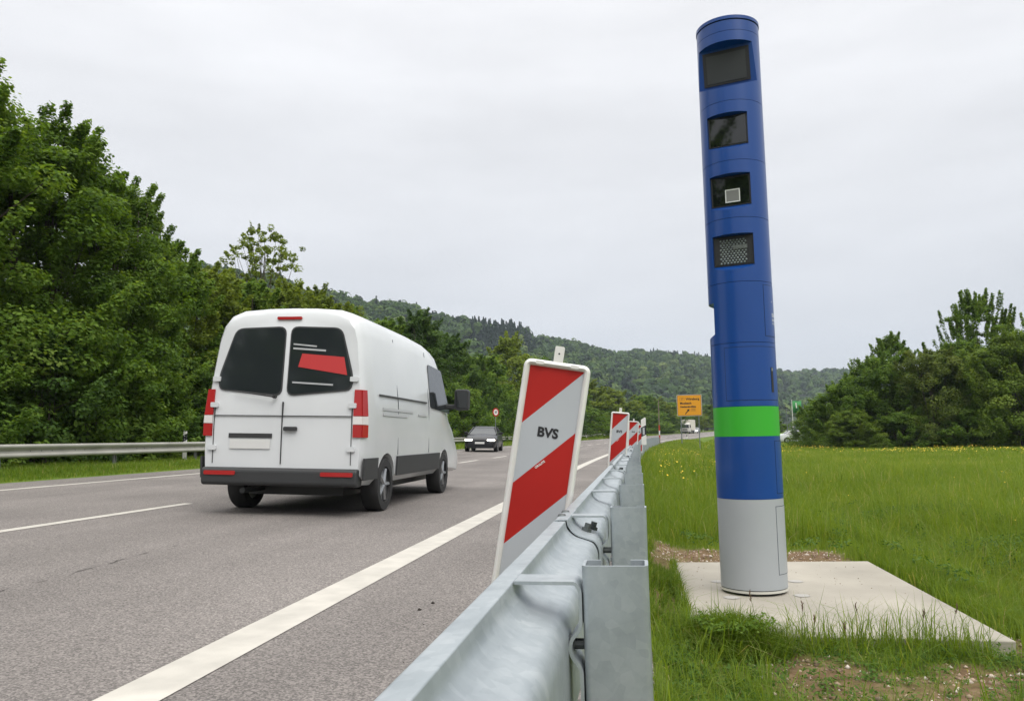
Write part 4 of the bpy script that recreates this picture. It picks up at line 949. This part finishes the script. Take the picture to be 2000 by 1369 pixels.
lt('far_light', 14.0, 230, 8.2, 5.2, 'distant tree behind the yellow direction sign')
lt('far', 20.0, 247, 7.8, 5.2, 'distant dark tree between the yellow sign and the blue column')
lt('far', 28.0, 264, 7.8, 5.5, 'distant tree hidden mostly by the blue column')
lt('maple2', -23.5, 22.5, 10.5, 4.2, 'tree filling the gap behind the two tallest trees on the left')
lt('maple', -20.5, 10.5, 13.5, 4.4, 'big tree outside the frame on the left')
# tall trees further back along the road, mirrored in the column's windows
plant('maple', (-15.9, -19.0, .3), 15.2, 5.2, .6, 'roadside_tree', 'tall tree behind the camera, mirrored in the window of the column', 'tree')
plant('maple2', (-24.5, -15, .4), 17, 5.5, 1.9, 'roadside_tree', 'taller tree behind the camera, mirrored in the window of the column', 'tree')
# low shrubs filling the foot of the row
G2 = 'shrubs under the roadside trees'
SH = [(12.5, 2.9, 2.0, 'shrub', 'shrub at the left frame edge under the tallest tree'), (15.3, 2.4, 1.9, 'shrub_dark', 'dark shrub behind the first rail post from the left'), (17.6, 2.9, 1.8, 'shrub', 'green shrub between the first two rail posts'),
      (19.7, 3.4, 2.0, 'shrub_dark', 'dark shrub behind the second rail post'), (22.0, 3.9, 2.0, 'shrub', 'larger green shrub left of the delineator post by the van'), (24.6, 3.2, 1.9, 'shrub', 'shrub right behind the delineator post by the van'),
      (27.5, 3.4, 2.1, 'shrub_dark', 'shrub behind the left edge of the van'), (31, 3.2, 2.2, 'shrub', 'shrub seen through behind the van windows'), (48, 4.2, 2.6, 'shrub_dark', 'shrub behind the van front'), (56, 4.5, 2.6, 'shrub', 'shrub left of the black car'),
      (63, 5.0, 2.8, 'shrub', 'ivy-like shrub wall above the black car'), (70, 5.2, 2.8, 'shrub_dark', 'dark shrub behind the speed sign pole'), (77, 5.0, 2.9, 'shrub', 'shrub between the speed sign and the nearest panel'), (86, 5.4, 3.2, 'shrub', 'shrub hidden behind the nearest panel'),
      (97, 5.0, 3.6, 'shrub', 'shrub at the right edge of the nearest panel'), (109, 5.0, 3.8, 'shrub_dark', 'dark shrub behind the small delineator between the panels'), (122, 5.0, 4.2, 'shrub', 'shrub left of the second panel'), (137, 5.0, 4.4, 'shrub', 'shrub behind the second panel'),
      (155, 5.0, 4.8, 'shrub_dark', 'shrub behind the third panel'), (174, 5, 5, 'shrub', 'shrub behind the mounted white marker'), (193, 5, 5, 'shrub_dark', 'shrub left of the box truck')]
for Y, H, R, key, lab in SH:
    u = -16.4 if Y < 60 else -15.9; X = u+float(cv(Y)); plant(key, (X, Y, float(gz(u, Y))-.05), H, R, rr.uniform(0, 6.28), 'shrub', lab, 'shrub', G2)
# meadow edge on the right
G3 = 'trees and bushes at the far edge of the meadow'
def rt_(key, X, Y, top, R, label, name='meadow_tree', cat='tree'):
    z = float(gz(X-float(cv(Y)), Y))-.05; plant(key, (X, Y, z), top-z, R, rr.uniform(0, 6.28), name, label, cat, G3)
rt_('hazel', 13.9, 66, 3.2, 1.9, 'lowest small bush at the left end of the meadow edge, beside the column', 'meadow_bush', 'bush')
rt_('hazel', 15.2, 62.5, 4.6, 2.6, 'rounded dark bush, second from the column along the meadow edge', 'meadow_bush', 'bush')
rt_('yellowish', 14.9, 59.6, 2.6, 1.9, 'low light green bush in front of the rounded dark bush', 'meadow_bush', 'bush')
rt_('hazel', 17.6, 63, 6.4, 3.0, 'dark bush rising to a point between the rounded bush and the open-topped one', 'meadow_bush', 'bush')
rt_('alder', 19.4, 64.5, 8.5, 2.5, 'taller bush with a separate tuft of leaves on its top')
rt_('brown', 20.9, 60.5, 6.9, 3.0, 'brownish green rounded bush in the middle of the meadow edge', 'meadow_bush', 'bush')
rt_('upright', 26.2, 66, 11.2, 3.6, 'tallest meadow tree with upright feathery shoots near the right frame edge')
rt_('hazel', 23.2, 61.5, 7.3, 2.8, 'dark green bush between the brownish bush and the tallest tree', 'meadow_bush', 'bush')
rt_('yellowish', 25.4, 57.4, 7.5, 3.4, 'yellowish green wide bush in front of the tallest tree', 'meadow_bush', 'bush')
rt_('yellowish', 28.6, 58.5, 8.6, 3.2, 'yellowish tree cut by the right frame edge')
rt_('upright', 31.2, 63, 12.0, 3.4, 'tall tree just beyond the right frame edge, one shoot reaching in')
rt_('hazel', 27.5, 68, 7.5, 3.5, 'dark bush behind the yellowish ones at the right', 'meadow_bush', 'bush')
rt_('hazel', 18.8, 84, 3.0, 2.4, 'far small bush in the gap right of the column', 'meadow_bush', 'bush')
rt_('far', 24.5, 100, 4.5, 3.4, 'far bush below the green flag', 'meadow_bush', 'bush')
rt_('far', 16.0, 112, 4.6, 3.6, 'far bush directly behind the column', 'meadow_bush', 'bush')
rt_('shrub', 22.2, 58.8, 2.8, 2.4, 'low dark bush at the foot of the brownish bush', 'meadow_bush', 'bush')
rt_('shrub', 18.2, 59.6, 2.4, 2.0, 'low green bush at the meadow edge right of the light green one', 'meadow_bush', 'bush')

# ------------------------------------------------------------------ hills and forest
HA = np.radians([-60, -45, -32, -22, -18.4, -14, -8.8, -7.4, -1.5, 5.3, 9.6, 15.4, 24, 40, 60]); HT = np.array([.24, .23, .215, .186, .171, .158, .142, .128, .109, .095, .075, .069, .072, .08, .08])
HD = np.array([560, 560, 560, 600, 640, 680, 740, 780, 900, 1050, 1250, 1350, 1400, 1500, 1500.])
TREE_H = 15
def hill_z(az, d):
    dr = np.interp(az, HA, HD); zt = np.interp(az, HA, HT)*dr-TREE_H+2*np.sin(az*37)+1.5*np.sin(az*83+1); d0 = dr*.46
    f = np.clip((d-d0)/(dr-d0), 0, None); up_ = np.minimum(f, 1); s = .55*up_+.45*sstep(up_)
    return 1.5+(zt-1.5)*np.where(f <= 1, s, 1-.06*(f-1)) + 5*np.sin(d*.021+az*31)*np.clip(f, 0, 1)*np.clip(1-f, 0, 1)*2
az = np.radians(np.arange(-62, 62.1, .7)); ff = np.concatenate([np.linspace(.44, 1.05, 36), [1.2, 1.5, 2.0]])
AZ, FF = np.meshgrid(az, ff); DD = FF*np.interp(AZ, HA, HD); HZ = hill_z(AZ, DD)
hv = np.stack([DD*np.sin(AZ), DD*np.cos(AZ), HZ], -1).reshape(-1, 3); nx = len(az); idx = np.arange(hv.shape[0]).reshape(len(ff), nx)
q = np.stack([idx[:-1, :-1], idx[:-1, 1:], idx[1:, 1:], idx[1:, :-1]], -1).reshape(-1, 4)
link(bpy.data.objects.new('hills', raw_mesh('hills', hv, q.ravel(), np.full(len(q), 4), mat('hill_floor', (.022, .04, .012), .95, noise=(.05, .3)), None, True)), kind='structure')
rs = np.random.RandomState(31); V, T, KEYS = [], [], []
def forest(n, azr, conif):
    vs, ts = [], []
    for i in range(n):
        a = math.radians(rs.uniform(*azr)); dr = float(np.interp(a, HA, HD)); f = .47+.56*rs.rand()**.8
        con = conif(math.degrees(a), f); d = f*dr; z = float(hill_z(np.array(a), np.array(d))); c = np.array([d*math.sin(a), d*math.cos(a), z])
        sc = dr/900.0
        if con:
            H = rs.uniform(15, 22); R = rs.uniform(3.2, 4.4); k = 130; t = rs.rand(k)**.8; th = rs.uniform(0, 6.28, k); r = R*(1-t)*rs.uniform(.7, 1.1, k)+.15
            p = np.stack([r*np.cos(th), r*np.sin(th), H*(.12+.88*t)], 1); nn = np.stack([np.cos(th), np.sin(th), np.full(k, .5)], 1)+rs.normal(size=(k, 3))*.2; L = 2.8*(1-.45*t)
            tt = np.clip(rs.normal(.08, .04, k), 0, 1)
        else:
            H = rs.uniform(12, 19); R = rs.uniform(4.2, 7.4); ncl = 7; k = 150; cc = sphere(rs, ncl)*np.array([R*.55, R*.55, H*.16]); cc[:, 2] += H*.68; cc[0] = (0, 0, H*.72); g = rs.randint(0, ncl, k)
            dd = sphere(rs, k); dd[:, 2] = np.where(dd[:, 2] < -.3, -dd[:, 2], dd[:, 2]); p = cc[g]+dd*np.array([R*.55, R*.55, H*.24]); nn = dd+rs.normal(size=(k, 3))*.10; L = 2.5*(.7+.5*sc)
            base = np.clip(rs.normal(.5, .2), .12, 1); tt = np.clip(rs.normal(base, .07, k), 0, 1)
        vs.append(leaf_quads(c+p, nn, L, (L if np.isscalar(L) else L)*.8, rs)); ts.append(np.repeat(tt, 4))
    return np.concatenate(vs), np.concatenate(ts)
def con(a, f):
    p = .008
    if -11.8 < a < -7.2 and f > .74: p = .9
    elif .8 < a < 6.5 and f > .95: p = .6
    elif -20 < a < -13 and f > .8: p = .06
    elif f > .95: p = .02
    return rs.rand() < p
fv, ft = forest(3600, (-33, 20), con)
FOREST = tint_mat('forest_leaf', [(0, (.007, .018, .013)), (.2, (.019, .042, .015)), (.5, (.046, .092, .020)), (.8, (.084, .138, .028)), (1, (.14, .185, .045))], .22)
n = len(fv)//4
link(bpy.data.objects.new('forest', raw_mesh('forest', fv, np.arange(4*n), np.full(n, 4), FOREST, ft)), kind='stuff')

# ------------------------------------------------------------------ grass, weeds, flowers
GRASS = tint_mat('grass_blade', [(0, (.056, .102, .012)), (.3, (.108, .180, .020)), (.65, (.170, .245, .032)), (.88, (.235, .290, .052)), (1, (.36, .32, .15))], .5, .5)
def grass(name, U, Y, h, w, seed, tint0=.45, lean=.45, zoff=-.02, label=None):
    rs = np.random.RandomState(seed); n = len(U); X = U+cv(Y); Z = gz(U, Y)+zoff+np.where((U > .1) & (U < 5) & (Y < 12), (fbm(U, Y, .35, 5)-.5)*.07, 0)
    a = rs.uniform(0, 6.283, n); hd = np.stack([np.cos(a), np.sin(a)], 1); ln = np.abs(rs.normal(0, lean, n))*h+.1*h
    wa = a+math.pi/2+rs.uniform(-.5, .5, n); wd = np.stack([np.cos(wa), np.sin(wa)], 1)*w[:, None]*.5
    b = np.stack([X, Y], 1); m1 = b+hd*(ln*.30)[:, None]; m2 = b+hd*(ln*1.0)[:, None]
    z1 = Z+h*.58; z2 = Z+np.maximum(h*1.0-ln*.28, h*.45)
    v = np.empty((n, 5, 3)); v[:, 0, :2] = b-wd; v[:, 1, :2] = b+wd; v[:, 2, :2] = m1+wd*.75; v[:, 3, :2] = m1-wd*.75; v[:, 4, :2] = m2
    v[:, 0, 2] = Z; v[:, 1, 2] = Z; v[:, 2, 2] = z1; v[:, 3, 2] = z1; v[:, 4, 2] = z2
    i = (np.arange(n)*5)[:, None]; f = np.concatenate([i+np.array([[0, 1, 2, 3]]), i+np.array([[3, 2, 4]])], 1).ravel()
    T = np.clip(rs.normal(tint0, .12, n)+.5*(fbm(U, Y, 1.6, seed+5)-.5)+.3*(fbm(U, Y, 9, seed+8)-.5), 0, 1); T = np.where(rs.rand(n) < .05, rs.uniform(.9, 1, n), T)
    me = raw_mesh(name, v.reshape(-1, 3), f, np.tile([4, 3], n), GRASS, np.repeat(T, 5))
    return link(bpy.data.objects.new(name, me), kind='stuff')
rs = np.random.RandomState(77)
def sample(n, u0, u1, y0, y1, dens):
    U = rs.uniform(u0, u1, n); Y = rs.uniform(y0, y1, n); k = rs.rand(n) < dens(U, Y); return U[k], Y[k]
# verge between rail and ditch, beyond the slab
def d_ver(U, Y): return np.where(in_slab(U, Y, .02), 0, (1-bare(U, Y)*.97))*np.clip(8/np.maximum(Y, 8), .05, 1)**.8
U, Y = sample(100000, .03, 2.5, 7.4, 30, d_ver); h = rs.gamma(5, .052, len(U))*np.where(Y < 8.6, .45, 1)*(.5+1.0*fbm(U, Y, .6, 36)); grass('verge_grass', U, Y, h, .005*np.maximum(1, Y/7)*rs.uniform(.7, 1.4, len(U)), 1, .52)
U, Y = sample(60000, .05, 3, 30, 110, lambda U, Y: np.clip(30/Y, 0, 1)**.6); h = rs.uniform(.2, .45, len(U)); grass('verge_grass', U, Y, h, .018*(Y/30)*rs.uniform(.7, 1.4, len(U)), 2, .58)
# foreground: clumps and bare patches
def d_front(U, Y): return np.where(in_slab(U, Y, .015), 0, (1-bare(U, Y)*.93))*(.22+.78*sstep((fbm(U, Y, .28, 9)-.38)/.22))*(1-.85*sstep((U-1.6)/.2)*sstep((Y-4.2)/.2))
U, Y = sample(52000, .02, 2.9, 2.6, 4.7, d_front); h = rs.gamma(2.2, .042, len(U))*(.35+1.1*fbm(U, Y, .35, 21))+.012; grass('foreground_grass', U, Y, h, .0038*rs.uniform(.6, 1.6, len(U)), 3, .50, .95)
U, Y = sample(26000, .02, .27, 4.5, 8, lambda U, Y: (1-bare(U, Y))*.9); h = rs.uniform(.03, .16, len(U)); grass('foreground_grass', U, Y, h, .004*rs.uniform(.6, 1.6, len(U)), 4, .48, .6)
U, Y = sample(34000, 1.9, 2.6, 4.4, 8, lambda U, Y: (1-bare(U, Y))*sstep((U-1.85)/.35)); h = rs.uniform(.05, .24, len(U)); grass('foreground_grass', U, Y, h, .0048*rs.uniform(.6, 1.6, len(U)), 5, .5, .5)
# dense clump by the slab corner and tall stems along its front edge
n = 5200; a = rs.uniform(0, 6.28, n); r = rs.rand(n)**.6*.24; U, Y = .46+r*np.cos(a)*1.15, 4.40+r*np.sin(a)*.85; h = rs.uniform(.08, .31, n)*(1.1-r*2); grass('grass_clump', U, Y, h, .0045*rs.uniform(.6, 1.5, n), 6, .36, .7)
n = 800; U = rs.uniform(.72, 1.72, n); Y = 4.58-np.abs(rs.normal(0, .10, n)); h = rs.uniform(.05, .40, n)*(.35+1.15*fbm(U, Y, .2, 44)); grass('grass_clump', U, Y, h, .0042*rs.uniform(.6, 1.3, n), 7, .55, .65)
# ditch and meadow
def d_mead(U, Y): return np.clip(7/np.maximum(Y, 7), 0, 1)**1.15
U, Y = sample(620000, 2.3, 12, 4.0, 24, lambda U, Y: d_mead(U, Y)*(U < .55*Y+2.2)*sstep((U-2.1)/.5)); h = rs.gamma(6, .045, len(U))*(.55+.9*fbm(U, Y, .9, 33)); grass('meadow_grass', U, Y, h, .0040*np.maximum(1, Y/6)*rs.uniform(.7, 1.4, len(U)), 8, .50, .6)
U, Y = sample(340000, 3, 34, 24, 64, lambda U, Y: (24/Y)**1.0*(U < .5*Y+2)); h = rs.uniform(.22, .44, len(U))*(.75+.5*fbm(U, Y, 2.5, 34)); grass('meadow_grass', U, Y, h, .014*(Y/24)*rs.uniform(.7, 1.4, len(U)), 9, .56, .5)
U, Y = sample(30000, 3, 40, 64, 150, lambda U, Y: (64/Y)**1.0); h = rs.uniform(.3, .55, len(U)); grass('meadow_grass', U, Y, h, .09*(Y/64)*rs.uniform(.7, 1.4, len(U)), 10, .58, .5)
# left verge
U, Y = sample(90000, -15.6, -11.56, 8, 40, lambda U, Y: np.clip(12/Y, 0, 1)); h = rs.uniform(.06, .24, len(U))*np.where(U > -12.4, .6, 1); grass('far_verge_grass', U, Y, h, .011*np.maximum(1, Y/14)*rs.uniform(.7, 1.4, len(U)), 11, .42, .5)
U, Y = sample(30000, -15.4, -11.6, 40, 170, lambda U, Y: np.clip(40/Y, 0, 1)**.7); h = rs.uniform(.1, .34, len(U)); grass('far_verge_grass', U, Y, h, .04*(Y/40)*rs.uniform(.7, 1.4, len(U)), 12, .5, .5)
# broad-leaved weeds
def weeds(name, U, Y, s, seed, m, zoff=.0):
    rs = np.random.RandomState(seed); P_, N_ = [], []; S_ = []
    for u, y, k in zip(U, Y, s):
        n = rs.randint(8, 20); a = rs.uniform(0, 6.28, n); r = k*rs.rand(n)**.5; z = k*rs.uniform(.1, 1.1, n)*(1.1-.5*r/k)
        P_.append(np.stack([u+r*np.cos(a), y+r*np.sin(a), float(gz(u, y))+z+zoff], 1)); N_.append(np.stack([np.cos(a)*.5, np.sin(a)*.5, np.ones(n)], 1)+rs.normal(size=(n, 3))*.3); S_.append(np.full(n, k*.55))
    P = np.concatenate(P_); N = np.concatenate(N_); S = np.concatenate(S_); P[:, 0] += cv(P[:, 1])
    V = leaf_quads(P, N, S, S*.5, rs); n = len(P)
    link(bpy.data.objects.new(name, raw_mesh(name, V, np.arange(4*n), np.full(n, 4), m, np.repeat(np.clip(rs.normal(.5, .2, n), 0, 1), 4))), kind='stuff')
WEED = tint_mat('weed_leaf', [(0, (.035, .08, .014)), (.5, (.07, .14, .022)), (1, (.12, .19, .035))], .35)
U, Y = sample(2600, .1, 2.8, 2.9, 4.6, lambda U, Y: np.where(in_slab(U, Y, .04), 0, .3+.4*(1-bare(U, Y)))); weeds('weeds', U, Y, rs.uniform(.018, .055, len(U)), 51, WEED, .01)
U, Y = sample(4200, 2.2, 5.2, 4.8, 17, lambda U, Y: sstep((fbm(U, Y, 1.3, 90)-.40)/.2)*sstep((5.2-U)/1.6)); weeds('weeds', U, Y, rs.uniform(.035, .10, len(U)), 52, WEED, .18)
U, Y = sample(1400, .4, 2.2, 7.6, 13, lambda U, Y: sstep((fbm(U, Y, .9, 91)-.45)/.2)); weeds('weeds', U, Y, rs.uniform(.03, .08, len(U)), 54, WEED, .12)
n = 90; a = rs.uniform(0, 6.28, n); r = rs.rand(n)**.6*.2; weeds('weeds', .46+r*np.cos(a), 4.40+r*np.sin(a), rs.uniform(.03, .055, n), 53, LEAF, .14)
# buttercups
M['buttercup'] = mat('buttercup', (.75, .50, .01), .5)
def flowers(name, U, Y, z, s, m):
    n = len(U); X = U+cv(Y); Z = gz(U, Y)+z; N = np.stack([rs.normal(0, .5, n), rs.normal(-.5, .4, n), np.ones(n)], 1)
    V = leaf_quads(np.stack([X, Y, Z], 1), N, s, s*.95, rs); me = raw_mesh(name, V, np.arange(4*n), np.full(n, 4), m); link(bpy.data.objects.new(name, me), kind='stuff')
U, Y = sample(9000, 6, 34, 28, 60, lambda U, Y: np.clip(sstep((fbm(U, Y, 5, 61)-.46)/.14)*(.15+.85*sstep((Y-34)/12))*sstep((27-U)/10)*sstep((Y-37)/8), 0, 1)*.6); flowers('yellow_flowers', U, Y, rs.uniform(.30, .46, len(U)), rs.uniform(.03, .07, len(U)), M['buttercup'])
U, Y = sample(260, 2.2, 16, 8, 40, lambda U, Y: np.full(len(U), .5)); flowers('yellow_flowers', U, Y, rs.uniform(.25, .45, len(U)), rs.uniform(.018, .035, len(U)), M['buttercup'])
U, Y = sample(500, .4, 3.2, 14, 50, lambda U, Y: sstep((fbm(U, Y, 3, 71)-.45)/.15)); flowers('yellow_flowers', U, Y, rs.uniform(.30, .48, len(U)), rs.uniform(.02, .05, len(U)), M['buttercup'])
# seed heads on thin stems before the slab
sh = MB(); rnd = random.Random(9)
for x, y, h in ((.80, 4.42, .26), (.84, 4.36, .20), (1.12, 4.52, .24), (1.40, 4.50, .22), (1.55, 4.52, .25), (.58, 4.45, .30), (.98, 4.20, .20)):
    z = float(gz(x, y)); dx, dy = rnd.uniform(-.03, .05), rnd.uniform(-.03, .03); top = Vector((x+dx, y+dy, z+h)); sh.tube([(x, y, z), (x+dx*.3, y+dy*.3, z+h*.6), top], [.0016, .0013, .001], n=4, mi=0)
    for k in range(9): p = top-Vector((dx*.3, dy*.3, h*.3))*(k/9*.6); sh.cyl(p, p+Vector((rnd.uniform(-.008, .008), rnd.uniform(-.008, .008), .014)), .0026, .0008, n=5, mi=1)
sh.obj('seed_heads', [mat('stem', (.12, .15, .04), .7), mat('seed', (.13, .075, .045), .8)], kind='stuff')

# ------------------------------------------------------------------ haze
hz = MB(); hz.box((-1900, -420, -1.8), (1900, 2950, 320)); hm = bpy.data.materials.new('haze'); hm.use_nodes = True; t = hm.node_tree; t.nodes.clear()
o = t.nodes.new('ShaderNodeOutputMaterial'); v = t.nodes.new('ShaderNodeVolumePrincipled'); v.inputs['Color'].default_value = (.72, .82, .95, 1); v.inputs['Density'].default_value = .00019; v.inputs['Anisotropy'].default_value = 0.0
t.links.new(v.outputs[0], o.inputs['Volume']); hz.obj('haze', hm, kind='stuff')
